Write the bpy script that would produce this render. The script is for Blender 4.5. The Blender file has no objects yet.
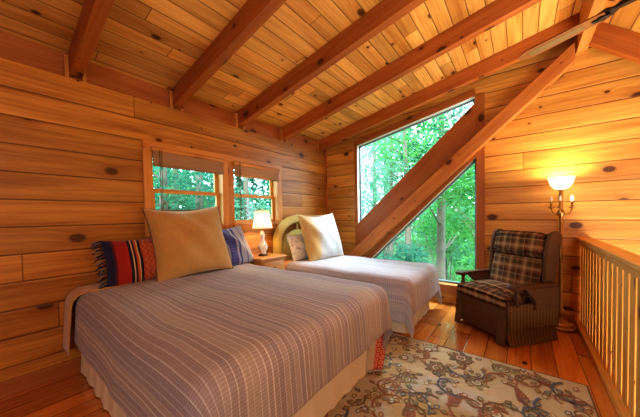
import bpy, bmesh, math, random
from mathutils import Vector, Matrix, Euler
random.seed(7)
COL = bpy.context.scene.collection
PI = math.pi
# ------------------------------------------------------------------ room measures (metres)
XW = -3.1275          # left wall
YG = 4.25             # gable (end) wall
XR = 0.533            # railing / ridge line
SL = 0.193            # roof slope
ZC0 = 2.815           # ceiling height at the left wall
XE = 2 * XR - XW      # right wall
YB = -3.2             # back wall
ZLOW = -2.6           # floor of the storey below
SR = .90               # steeper slope right of the ridge
def zc(x): return ZC0 + SL * (x - XW) if x <= XR + .001 else 3.45 - SR * (x - XR)

# ------------------------------------------------------------------ node helper
class G:
    def __init__(s, name):
        s.m = bpy.data.materials.new(name); s.m.use_nodes = True
        s.t = s.m.node_tree; s.t.nodes.clear()
        s.out = s.n('ShaderNodeOutputMaterial')
    def n(s, kind, **kw):
        nd = s.t.nodes.new(kind)
        for k, v in kw.items(): setattr(nd, k, v)
        return nd
    def link(s, a, b): s.t.links.new(a, b)
    def put(s, sock, v):
        if isinstance(v, bpy.types.NodeSocket): s.link(v, sock)
        elif isinstance(v, (tuple, list)) and len(v) == 3 and sock.type == 'RGBA': sock.default_value = (*v, 1)
        else: sock.default_value = v
    def math(s, op, a, b=None, c=None, clamp=False):
        nd = s.n('ShaderNodeMath', operation=op); nd.use_clamp = clamp
        for i, v in enumerate((a, b, c)):
            if v is not None: s.put(nd.inputs[i], v)
        return nd.outputs[0]
    def mix(s, f, a, b, mode='MIX'):
        nd = s.n('ShaderNodeMix', data_type='RGBA', blend_type=mode)
        s.put(nd.inputs[0], f); s.put(nd.inputs[6], a); s.put(nd.inputs[7], b)
        return nd.outputs[2]
    def xyz(s, x, y, z=0.0):
        nd = s.n('ShaderNodeCombineXYZ')
        for i, v in enumerate((x, y, z)): s.put(nd.inputs[i], v)
        return nd.outputs[0]
    def uv(s):
        sp = s.n('ShaderNodeSeparateXYZ'); s.link(s.n('ShaderNodeUVMap').outputs[0], sp.inputs[0])
        return sp.outputs[0], sp.outputs[1]
    def obj(s):
        return s.n('ShaderNodeTexCoord').outputs['Object']
    def noise(s, vec, scale=1.0, detail=3.0, rough=.5, dist=0.0):
        nd = s.n('ShaderNodeTexNoise'); s.put(nd.inputs['Vector'], vec)
        nd.inputs['Scale'].default_value = scale; nd.inputs['Detail'].default_value = detail
        nd.inputs['Roughness'].default_value = rough; nd.inputs['Distortion'].default_value = dist
        return nd.outputs[0]
    def white(s, vec):
        nd = s.n('ShaderNodeTexWhiteNoise', noise_dimensions='3D'); s.put(nd.inputs['Vector'], vec)
        return nd.outputs['Value']
    def vor(s, vec, scale=1.0, rnd=1.0):
        nd = s.n('ShaderNodeTexVoronoi', voronoi_dimensions='2D'); s.put(nd.inputs['Vector'], vec)
        nd.inputs['Scale'].default_value = scale; nd.inputs['Randomness'].default_value = rnd
        return nd.outputs['Distance'], nd.outputs['Color']
    def ramp(s, f, stops, interp='LINEAR'):
        nd = s.n('ShaderNodeValToRGB'); s.put(nd.inputs[0], f); cr = nd.color_ramp; cr.interpolation = interp
        while len(cr.elements) < len(stops): cr.elements.new(.5)
        for e, (p, c) in zip(cr.elements, stops):
            e.position = p; e.color = (*c, 1) if len(c) == 3 else c
        return nd.outputs[0]
    def smooth(s, v, lo, hi):
        nd = s.n('ShaderNodeMapRange', interpolation_type='SMOOTHSTEP'); s.put(nd.inputs[0], v)
        s.put(nd.inputs[1], lo); s.put(nd.inputs[2], hi)
        return nd.outputs[0]
    def bump(s, h, strength=.3, dist=.01):
        nd = s.n('ShaderNodeBump'); s.put(nd.inputs['Height'], h)
        nd.inputs['Strength'].default_value = strength; nd.inputs['Distance'].default_value = dist
        return nd.outputs[0]
    def bsdf(s, color, rough=.6, metal=0.0, normal=None, spec=.5, sheen=0.0, emit=None, estr=0.0, coat=0.0):
        b = s.n('ShaderNodeBsdfPrincipled')
        s.put(b.inputs['Base Color'], color); s.put(b.inputs['Roughness'], rough)
        b.inputs['Metallic'].default_value = metal
        b.inputs['Specular IOR Level'].default_value = spec
        b.inputs['Sheen Weight'].default_value = sheen
        b.inputs['Coat Weight'].default_value = coat
        if normal is not None: s.link(normal, b.inputs['Normal'])
        if emit is not None:
            s.put(b.inputs['Emission Color'], emit); b.inputs['Emission Strength'].default_value = estr
        s.link(b.outputs[0], s.out.inputs[0])
        return b

def wood(name, light, dark, bw=None, bl=3.0, rough=.42, knots=1.0, groove=.02, gcol=(.05, .016, .004),
         vary=.5, v0=0.0, knotcol=(.055, .014, .004), kscale=2.3, red=None, spec=.4, coat=0.0):
    """Plank wood: u runs along the grain, v across the boards (metres)."""
    g = G(name); u, v = g.uv()
    if bw:
        vb = g.math('DIVIDE', g.math('SUBTRACT', v, v0), bw); row = g.math('FLOOR', vb); fr = g.math('FRACT', vb)
        off = g.math('MULTIPLY', g.white(g.xyz(row, 3.7, 1.1)), bl)
        ub = g.math('DIVIDE', g.math('ADD', u, off), bl); cell = g.math('FLOOR', ub); fu = g.math('FRACT', ub)
        hsh = g.white(g.xyz(row, cell, 5.3)); hsh2 = g.white(g.xyz(cell, row, 9.1))
    else:
        hsh = g.white(g.xyz(g.math('FLOOR', g.math('MULTIPLY', v, .01)), 2.0, 1.0)); hsh2 = hsh
        oi = g.n('ShaderNodeObjectInfo'); hsh = oi.outputs['Random']; hsh2 = hsh
    sh = g.math('MULTIPLY', hsh2, 37.0)
    # knots first so that the grain can bend round them
    kv = g.xyz(g.math('ADD', u, sh), g.math('MULTIPLY', g.math('ADD', v, g.math('MULTIPLY', hsh, 7.0)), 1.5))
    kd, kc = g.vor(kv, kscale)
    sp = g.n('ShaderNodeSeparateColor'); g.link(kc, sp.inputs[0])
    size = g.math('MULTIPLY', g.math('POWER', sp.outputs[0], 1.5), .150 * knots)
    kn = g.math('SUBTRACT', 1.0, g.smooth(kd, g.math('MULTIPLY', size, .55), g.math('ADD', size, .012)))
    kn = g.math('MULTIPLY', kn, g.math('GREATER_THAN', sp.outputs[1], .2))
    halo = g.math('MULTIPLY', g.math('SUBTRACT', 1.0, g.smooth(kd, 0.0, g.math('ADD', g.math('MULTIPLY', size, 3.2), .01))), g.math('GREATER_THAN', sp.outputs[1], .2))
    vv = g.math('ADD', v, g.math('MULTIPLY', halo, .035))
    gr = g.noise(g.xyz(g.math('ADD', g.math('MULTIPLY', u, 1.6), sh), g.math('MULTIPLY', vv, 42.0), sh), 1.0, 5.0, .62, .25)
    big = g.noise(g.xyz(g.math('ADD', g.math('MULTIPLY', u, .9), sh), g.math('MULTIPLY', vv, 7.0), sh), 1.0, 2.0, .5, .6)
    f = g.math('ADD', g.math('MULTIPLY', g.smooth(gr, .32, .68), .5), g.math('MULTIPLY', g.smooth(big, .3, .7), .5))
    col = g.mix(f, light, dark)
    if red: col = g.mix(g.math('MULTIPLY', g.smooth(hsh2, .55, .95), .8), col, g.mix(1.0, col, red, 'MULTIPLY'))
    k = g.math('ADD', 1.0 - vary * .5, g.math('MULTIPLY', hsh, vary))
    col = g.mix(1.0, col, g.n('ShaderNodeCombineColor').outputs[0], 'MULTIPLY') if False else g.mix(1.0, col, g.xyz(k, k, k), 'MULTIPLY')
    col = g.mix(g.math('MULTIPLY', halo, .45), col, g.mix(1.0, col, (.62, .42, .3), 'MULTIPLY'))
    col = g.mix(g.math('MULTIPLY', kn, .93), col, knotcol)
    h = g.math('MULTIPLY', gr, .12)
    if bw:
        ev = g.math('MULTIPLY', g.math('MINIMUM', fr, g.math('SUBTRACT', 1.0, fr)), bw)
        eu = g.math('MULTIPLY', g.math('MINIMUM', fu, g.math('SUBTRACT', 1.0, fu)), bl)
        ge = g.math('MINIMUM', g.smooth(ev, groove * .12, groove * .55), g.smooth(eu, .001, .006))
        col = g.mix(g.math('ADD', .22, g.math('MULTIPLY', ge, .78)), gcol, col)
        h = g.math('ADD', h, g.math('MULTIPLY', g.smooth(ev, 0.0, groove), 1.5))
    r = g.math('ADD', rough - .06, g.math('MULTIPLY', gr, .14))
    g.bsdf(col, r, normal=g.bump(h, .35, .006), spec=spec, coat=coat)
    return g.m

def plain(name, color, rough=.6, metal=0.0, nz=.12, scale=30.0, bump=.0, spec=.5, sheen=0.0):
    g = G(name); o = g.obj(); nz_ = g.noise(o, scale, 3.0)
    k = g.math('ADD', 1.0 - nz * .5, g.math('MULTIPLY', nz_, nz))
    col = g.mix(1.0, color, g.xyz(k, k, k), 'MULTIPLY')
    g.bsdf(col, rough, metal, normal=g.bump(nz_, bump, .004) if bump else None, spec=spec, sheen=sheen)
    return g.m

# ------------------------------------------------------------------ materials
M = {}
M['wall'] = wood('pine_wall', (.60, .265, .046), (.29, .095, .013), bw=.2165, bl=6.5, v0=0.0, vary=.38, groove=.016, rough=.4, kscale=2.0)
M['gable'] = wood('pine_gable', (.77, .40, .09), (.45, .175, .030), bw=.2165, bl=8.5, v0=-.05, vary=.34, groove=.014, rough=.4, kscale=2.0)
M['ceil'] = wood('pine_ceiling', (.85, .48, .13), (.52, .215, .04), bw=.142, bl=3.6, vary=.42, groove=.012, rough=.45, kscale=2.6, red=(.85, .68, .5))
M['floor'] = wood('pine_floor', (.72, .27, .055), (.48, .135, .022), bw=.174, bl=3.2, v0=.069, vary=.45, groove=.009, rough=.19, kscale=2.2, gcol=(.03, .008, .003), red=(.8, .55, .45), coat=.5)
M['beam'] = wood('fir_beam', (.46, .145, .03), (.30, .075, .013), rough=.5, kscale=2.2, vary=.2)
M['ridge'] = wood('pine_ridge', (.62, .275, .075), (.46, .165, .036), rough=.5, kscale=2.2, vary=.2)
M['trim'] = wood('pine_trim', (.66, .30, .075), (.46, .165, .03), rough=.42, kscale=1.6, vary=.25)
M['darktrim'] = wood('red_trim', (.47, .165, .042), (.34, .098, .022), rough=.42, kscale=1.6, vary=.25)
M['rail'] = wood('pine_rail', (.86, .49, .13), (.62, .28, .055), rough=.42, kscale=2.6, vary=.3)
M['nstand'] = wood('honey_oak', (.56, .27, .085), (.40, .165, .040), rough=.4, knots=0.0, vary=.1)
M['armwood'] = wood('walnut_stain', (.115, .046, .020), (.06, .022, .010), rough=.32, knots=0.0, vary=.1)
M['sash'] = wood('pine_sash', (.70, .36, .10), (.52, .22, .05), rough=.45, knots=0.0, vary=.1)
M['brass'] = plain('antique_brass', (.40, .235, .085), .3, 1.0, .5, 12.0)
M['darkmetal'] = plain('dark_bronze', (.05, .042, .036), .35, .8, .3, 20.0)
M['greymetal'] = plain('window_metal', (.20, .26, .28), .5, .2, .2, 20.0)
M['jambwhite'] = plain('pale_jamb', (.62, .60, .52), .6)
M['canvas'] = plain('tan_suede', (.50, .285, .085), .9, 0, .3, 9.0, .15, .2, .4)
M['piping'] = plain('dark_cord', (.16, .09, .035), .9)
M['skirt'] = plain('cream_bed_skirt', (.74, .63, .44), .9, 0, .12, 60.0, .1, .2)
M['mattress'] = plain('mattress_ticking', (.6, .55, .46), .9, 0, .1, 60.0)
M['ceramic'] = None
M['white'] = plain('white_cotton', (.72, .68, .60), .9, 0, .08, 60.0)
M['cream_plastic'] = plain('candle_sleeve', (.7, .6, .38), .6)
M['bark'] = plain('bark', (.16, .13, .10), .95, 0, .9, 8.0, .6)
M['paper'] = plain('tan_blanket', (.52, .27, .085), .95, 0, .3, 40.0, .35, .15, .3)

def mat_fanblade():
    g = G('fan_blade'); o = g.obj()
    gr = g.noise(g.xyz(g.math('MULTIPLY', g.uv()[0], 3.0), g.math('MULTIPLY', g.uv()[1], 70.0)), 1.0, 4.0)
    g.bsdf(g.mix(gr, (.36, .145, .045), (.20, .075, .02)), .65, spec=.25); return g.m
M['blade'] = mat_fanblade()
M['inlay'] = plain('blade_inlay', (.19, .115, .04), .6, 0, .4, 60.0)
M['bladeedge'] = plain('blade_edge', (.42, .28, .15), .4)

def mat_spread(name, cols, cream, per, wide=.5, cross=0.0):
    """woven bedspread: stripes across v, running along u"""
    g = G(name); u, v = g.uv()
    w = g.math('ADD', v, g.math('MULTIPLY', g.noise(g.xyz(g.math('MULTIPLY', u, 1.3), g.math('MULTIPLY', v, 1.2)), 1.0, 1.0), .05))
    b = g.math('DIVIDE', w, per); row = g.math('FLOOR', b); fr = g.math('FRACT', b)
    h = g.white(g.xyz(row, 1.3, 4.4))
    base = g.ramp(h, [(i / len(cols), c) for i, c in enumerate(cols)], 'CONSTANT')
    fine = g.math('FRACT', g.math('MULTIPLY', b, 4.0))
    base = g.mix(g.math('MULTIPLY', g.smooth(fine, .55, .75), .15), base, cream)
    cl = g.math('LESS_THAN', fr, g.math('ADD', .10, g.math('MULTIPLY', g.math('GREATER_THAN', h, .8), .10)))
    h3 = g.white(g.xyz(row, 7.7, 2.2))
    col = g.mix(g.math('MULTIPLY', cl, g.math('ADD', .35, g.math('MULTIPLY', h3, .5))), base, cream)
    st = g.math('FRACT', g.math('MULTIPLY', u, 62.0))
    col = g.mix(g.math('MULTIPLY', g.math('LESS_THAN', st, .3), .35), col, g.mix(1.0, col, (.5, .45, .42), 'MULTIPLY'))
    if cross:
        cu = g.math('FRACT', g.math('MULTIPLY', u, 42.0))
        col = g.mix(g.math('MULTIPLY', g.math('LESS_THAN', cu, .3), cross), col, cream)
    wv = g.math('MULTIPLY', g.math('SINE', g.math('MULTIPLY', u, 390.0)), g.math('SINE', g.math('MULTIPLY', v, 390.0)))
    nz = g.noise(g.xyz(u, v), 45.0, 3.0)
    k = g.math('ADD', .84, g.math('MULTIPLY', nz, .32)); col = g.mix(1.0, col, g.xyz(k, k, k), 'MULTIPLY')
    bm = g.math('ADD', g.math('MULTIPLY', wv, .4), g.math('ADD', g.math('MULTIPLY', cl, .8), nz))
    g.bsdf(col, .92, normal=g.bump(bm, .35, .004), spec=.2, sheen=.15)
    return g.m
M['spreadA'] = mat_spread('mauve_striped_weave', [(.32, .245, .22), (.36, .285, .255), (.30, .235, .225), (.28, .22, .225), (.38, .30, .24), (.33, .25, .22)], (.68, .62, .55), .036)
M['spreadB'] = mat_spread('mauve_checked_weave', [(.36, .30, .33), (.42, .36, .37), (.34, .29, .34), (.44, .38, .37)], (.62, .55, .49), .024, cross=.35)

def mat_plaid():
    g = G('brown_plaid'); u, v = g.uv()
    def bands(c, P):
        f = g.math('FRACT', g.math('DIVIDE', c, P))
        return g.ramp(f, [(0, (.09, .036, .018)), (.20, (.25, .10, .042)), (.34, (.45, .31, .16)), (.50, (.30, .125, .055)), (.60, (.075, .055, .025)), (.82, (.17, .07, .03)), (.90, (.40, .27, .13)), (.95, (.08, .034, .016))], 'CONSTANT')
    a = bands(u, .165); b = bands(g.math('ADD', v, .03), .165)
    col = g.mix(.5, a, b)
    tw = g.math('FRACT', g.math('MULTIPLY', g.math('ADD', u, v), 170.0))
    col = g.mix(g.math('MULTIPLY', g.math('LESS_THAN', tw, .5), .3), col, g.mix(1.0, col, (.45, .4, .35), 'MULTIPLY'))
    g.bsdf(col, .9, normal=g.bump(g.noise(g.xyz(u, v), 150.0, 2.0), .3, .003), spec=.15); return g.m
M['plaid'] = mat_plaid()
def mat_brownfab(name, a, b, stripe):
    g = G(name); u, v = g.uv()
    s_ = g.math('ADD', .5, g.math('MULTIPLY', .5, g.math('SINE', g.math('MULTIPLY', u, 2 * PI / stripe)))) if stripe else g.noise(g.xyz(u, v), 25.0, 3.0)
    nz = g.noise(g.xyz(u, v), 55.0, 3.0)
    g.bsdf(g.mix(g.math('MULTIPLY', g.math('ADD', s_, nz), .55), a, b), .75, normal=g.bump(nz, .25, .004), spec=.2); return g.m
M['brownvinyl'] = mat_brownfab('brown_upholstery', (.085, .042, .021), (.155, .082, .042), 0)
M['brownstripe'] = mat_brownfab('brown_striped_upholstery', (.06, .032, .016), (.21, .13, .06), .045)

def mat_southwest():
    g = G('southwestern_red_weave'); u, v = g.uv()
    f = g.math('DIVIDE', u, .62)
    base = g.ramp(f, [(0, (.02, .02, .06)), (.10, (.10, .02, .025)), (.13, (.32, .025, .018)), (.26, (.35, .03, .02)), (.29, (.02, .015, .025)), (.33, (.58, .42, .22)), (.345, (.03, .015, .02)), (.375, (.45, .09, .03)), (.40, (.55, .40, .2)), (.415, (.02, .012, .02)), (.45, (.36, .07, .03)), (.62, (.33, .05, .03)), (.74, (.02, .015, .04)), (.78, (.4, .05, .03)), (.9, (.03, .02, .07))], 'CONSTANT')
    zz = g.math('ABSOLUTE', g.math('SUBTRACT', g.math('FRACT', g.math('MULTIPLY', v, 16.0)), .5))
    d = g.math('FRACT', g.math('ADD', g.math('MULTIPLY', u, 22.0), g.math('MULTIPLY', zz, 1.2)))
    zone = g.math('MULTIPLY', g.math('GREATER_THAN', f, .45), g.math('LESS_THAN', f, .73))
    col = g.mix(g.math('MULTIPLY', g.math('MULTIPLY', zone, g.math('LESS_THAN', d, .3)), .6), base, (.50, .20, .09))
    nz = g.noise(g.xyz(g.math('MULTIPLY', u, 1.0), g.math('MULTIPLY', v, 4.0)), 60.0, 3.0)
    k = g.math('ADD', .7, g.math('MULTIPLY', nz, .6))
    g.bsdf(g.mix(1.0, col, g.xyz(k, k, k), 'MULTIPLY'), .95, normal=g.bump(nz, .4, .004), spec=.15, sheen=.2); return g.m
M['southwest'] = mat_southwest()
def mat_blue():
    g = G('navy_striped_weave'); u, v = g.uv()
    f = g.math('DIVIDE', u, .55)
    base = g.ramp(f, [(0, (.30, .27, .30)), (.12, (.16, .14, .24)), (.16, (.30, .27, .29)), (.30, (.06, .055, .16)), (.34, (.28, .25, .28)), (.40, (.065, .06, .16)), (.60, (.30, .27, .29)), (.66, (.05, .05, .16)), (.71, (.33, .30, .31)), (.84, (.14, .13, .24)), (.88, (.30, .27, .29))], 'CONSTANT')
    d = g.math('FRACT', g.math('MULTIPLY', v, 26.0))
    zone = g.math('MULTIPLY', g.math('GREATER_THAN', f, .44), g.math('LESS_THAN', f, .56))
    col = g.mix(g.math('MULTIPLY', g.math('MULTIPLY', zone, g.math('LESS_THAN', d, .4)), .7), base, (.10, .10, .30))
    nz = g.noise(g.xyz(u, g.math('MULTIPLY', v, 3.0)), 70.0, 3.0); k = g.math('ADD', .75, g.math('MULTIPLY', nz, .5))
    g.bsdf(g.mix(1.0, col, g.xyz(k, k, k), 'MULTIPLY'), .95, normal=g.bump(nz, .4, .004), spec=.15, sheen=.2); return g.m
M['bluestripe'] = mat_blue()
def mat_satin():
    g = G('cream_satin_painted_lamplight'); u, v = g.uv()
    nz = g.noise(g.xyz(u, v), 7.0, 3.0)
    f = g.smooth(g.math('ADD', u, g.math('MULTIPLY', nz, .05)), .17, .32)  # blend paints warm lamplight at left, cool window light at right
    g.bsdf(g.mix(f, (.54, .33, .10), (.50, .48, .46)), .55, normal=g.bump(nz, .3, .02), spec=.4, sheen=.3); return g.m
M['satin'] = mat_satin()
M['gold'] = plain('gold_satin', (.58, .36, .10), .45, 0, .2, 8.0)
def mat_toile():
    g = G('cream_figured_cotton'); u, v = g.uv()
    nz = g.noise(g.xyz(u, v), 16.0, 3.0, .6, 1.5)
    g.bsdf(g.mix(g.smooth(nz, .53, .60), (.68, .64, .56), (.36, .31, .30)), .9); return g.m
M['toile'] = mat_toile()
def mat_peach():
    g = G('peach_blanket'); u, v = g.uv()
    f = g.math('FRACT', g.math('MULTIPLY', v, 30.0))
    g.bsdf(g.mix(f, (.62, .30, .17), (.70, .40, .26)), .95, sheen=.3); return g.m
M['peach'] = mat_peach()
def mat_throw():
    g = G('red_figured_throw'); u, v = g.uv()
    a = g.math('SUBTRACT', g.math('FRACT', g.math('MULTIPLY', u, 20.0)), .5)
    b = g.math('SUBTRACT', g.math('FRACT', g.math('ADD', g.math('MULTIPLY', v, 20.0), g.math('MULTIPLY', g.math('FLOOR', g.math('MULTIPLY', u, 20.0)), .5))), .5)
    r = g.math('ABSOLUTE', g.math('SUBTRACT', g.math('SQRT', g.math('ADD', g.math('MULTIPLY', a, a), g.math('MULTIPLY', b, b))), .3))
    col = g.mix(g.smooth(r, .06, .13), (.72, .30, .16), (.46, .05, .02))
    col = g.mix(g.math('LESS_THAN', u, .075), col, (.52, .38, .24))
    g.bsdf(col, .9, sheen=.2); return g.m
M['throw'] = mat_throw()
def mat_wicker():
    g = G('gold_wicker'); u, v = g.uv()
    a = g.math('SINE', g.math('MULTIPLY', u, 2 * PI / .045)); b = g.math('SINE', g.math('MULTIPLY', v, 2 * PI / .036))
    w = g.math('MULTIPLY', a, b); nz = g.noise(g.xyz(u, v), 40.0, 2.0)
    f = g.math('ADD', g.math('MULTIPLY', g.math('ABSOLUTE', b), .6), g.math('MULTIPLY', nz, .4))
    g.bsdf(g.mix(f, (.50, .33, .07), (.82, .62, .20)), .55, normal=g.bump(g.math('ADD', g.math('ABSOLUTE', b), g.math('MULTIPLY', w, .4)), .7, .012), spec=.4); return g.m
M['wicker'] = mat_wicker()
def mat_blind():
    g = G('woven_wood_shade'); u, v = g.uv()
    f = g.math('FRACT', g.math('MULTIPLY', v, 85.0)); nz = g.noise(g.xyz(g.math('MULTIPLY', u, 4.0), g.math('MULTIPLY', v, 85.0)), 1.0, 3.0)
    col = g.mix(nz, (.30, .14, .06), (.52, .29, .14))
    col = g.mix(g.math('MULTIPLY', g.math('LESS_THAN', f, .3), .55), col, (.08, .035, .015))
    g.bsdf(col, .7, normal=g.bump(f, .4, .004)); return g.m
M['blind'] = mat_blind()
def mat_ceramic():
    g = G('floral_porcelain'); o = g.obj(); d = g.noise(o, 26.0, 2.0, .5, 1.0); e = g.noise(o, 19.0, 2.0, .5, 1.2)
    col = g.mix(g.smooth(d, .58, .62), (.80, .76, .68), (.42, .13, .10))
    col = g.mix(g.smooth(e, .60, .64), col, (.22, .26, .14))
    g.bsdf(col, .15, spec=.6); return g.m
M['ceramic'] = mat_ceramic()
def mat_shade(name, col, trans, em, estr):
    g = G(name); nz = g.noise(g.obj(), 60.0, 2.0)
    d = g.n('ShaderNodeBsdfDiffuse'); t = g.n('ShaderNodeBsdfTranslucent'); e = g.n('ShaderNodeEmission')
    c = g.mix(g.math('MULTIPLY', nz, .2), col, g.mix(1.0, col, (.8, .75, .65), 'MULTIPLY'))
    g.put(d.inputs[0], c); g.put(t.inputs[0], c); g.put(e.inputs[0], em); e.inputs[1].default_value = estr
    mx = g.n('ShaderNodeMixShader'); mx.inputs[0].default_value = trans; g.link(d.outputs[0], mx.inputs[1]); g.link(t.outputs[0], mx.inputs[2])
    ad = g.n('ShaderNodeAddShader'); g.link(mx.outputs[0], ad.inputs[0]); g.link(e.outputs[0], ad.inputs[1])
    g.link(ad.outputs[0], g.out.inputs[0]); return g.m
M['lampshade'] = mat_shade('linen_lampshade', (.80, .74, .60), .30, (1.0, .80, .52), .10)
M['bowl'] = mat_shade('opal_glass_bowl', (.85, .78, .62), .5, (1.0, .80, .42), 1.5)
M['bulb'] = mat_shade('lit_bulb', (.9, .85, .7), .5, (1.0, .80, .45), 8.0)
def mat_glass():
    g = G('window_glass'); t = g.n('ShaderNodeBsdfTransparent'); r = g.n('ShaderNodeBsdfGlossy')
    r.inputs['Roughness'].default_value = .02; t.inputs[0].default_value = (.96, .99, .99, 1)
    fz = g.n('ShaderNodeFresnel'); fz.inputs[0].default_value = 1.5
    mx = g.n('ShaderNodeMixShader'); g.link(fz.outputs[0], mx.inputs[0]); g.link(t.outputs[0], mx.inputs[1]); g.link(r.outputs[0], mx.inputs[2])
    g.link(mx.outputs[0], g.out.inputs[0]); return g.m
M['glass'] = mat_glass()
def mat_leaf(name, a, b):
    g = G(name); geo = g.n('ShaderNodeNewGeometry')
    nz = g.noise(geo.outputs['Position'], 1.3, 3.0); rp = g.n('ShaderNodeNewGeometry').outputs['Random Per Island']
    c = g.mix(g.math('ADD', g.math('MULTIPLY', nz, .5), g.math('MULTIPLY', rp, .5)), a, b)
    d = g.n('ShaderNodeBsdfDiffuse'); t = g.n('ShaderNodeBsdfTranslucent'); g.put(d.inputs[0], c); g.put(t.inputs[0], c)
    mx = g.n('ShaderNodeMixShader'); mx.inputs[0].default_value = .5; g.link(d.outputs[0], mx.inputs[1]); g.link(t.outputs[0], mx.inputs[2])
    g.link(mx.outputs[0], g.out.inputs[0]); return g.m
M['leafA'] = mat_leaf('bright_leaf', (.045, .24, .06), (.19, .47, .15))
M['leafB'] = mat_leaf('blue_green_leaf', (.018, .13, .085), (.085, .30, .20))
M['leafC'] = mat_leaf('pale_leaf', (.08, .30, .18), (.28, .52, .36))
M['leafD'] = mat_leaf('shrub_leaf', (.02, .11, .05), (.08, .26, .12))
M['ground'] = plain('forest_floor', (.10, .20, .07), .95, 0, .9, 3.0)
M['plaster'] = plain('lower_plaster', (.45, .30, .16), .9)
M['rugbase'] = None
def mat_rug():
    g = G('rug_beige_pile'); u, v = g.uv()
    nz = g.noise(g.xyz(u, v), 130.0, 2.0); big = g.noise(g.xyz(u, v), 1.6, 3.0)
    o_ = g.n('ShaderNodeSeparateXYZ'); g.link(g.obj(), o_.inputs[0])
    fld = g.math('MULTIPLY', g.smooth(o_.outputs[0], .62, .58), g.smooth(o_.outputs[1], 1.10, 1.06))
    col = g.mix(fld, g.mix(g.smooth(big, .35, .65), (.50, .38, .22), (.57, .46, .29)), g.mix(g.smooth(big, .45, .6), (.43, .28, .115), (.50, .43, .33)))
    col = g.mix(g.math('MULTIPLY', g.smooth(nz, .4, .7), .5), col, (.33, .24, .13))
    g.bsdf(col, .98, normal=g.bump(nz, .6, .004), spec=.1); return g.m
M['rugbase'] = mat_rug()
def yarn(name, c):
    g = G(name); nz = g.noise(g.obj(), 120.0, 2.0); g.bsdf(g.mix(nz, c, tuple(x * .6 for x in c)), .98, spec=.1, normal=g.bump(nz, .5, .004)); return g.m
M['y_rust'] = yarn('rust_yarn', (.34, .15, .085)); M['y_navy'] = yarn('slate_yarn', (.14, .15, .17))
M['y_green'] = yarn('sage_yarn', (.29, .27, .15)); M['y_gold'] = yarn('gold_yarn', (.47, .33, .14))
M['y_brown'] = yarn('brown_yarn', (.21, .13, .07)); M['y_cream'] = yarn('cream_yarn', (.66, .57, .42))

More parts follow.
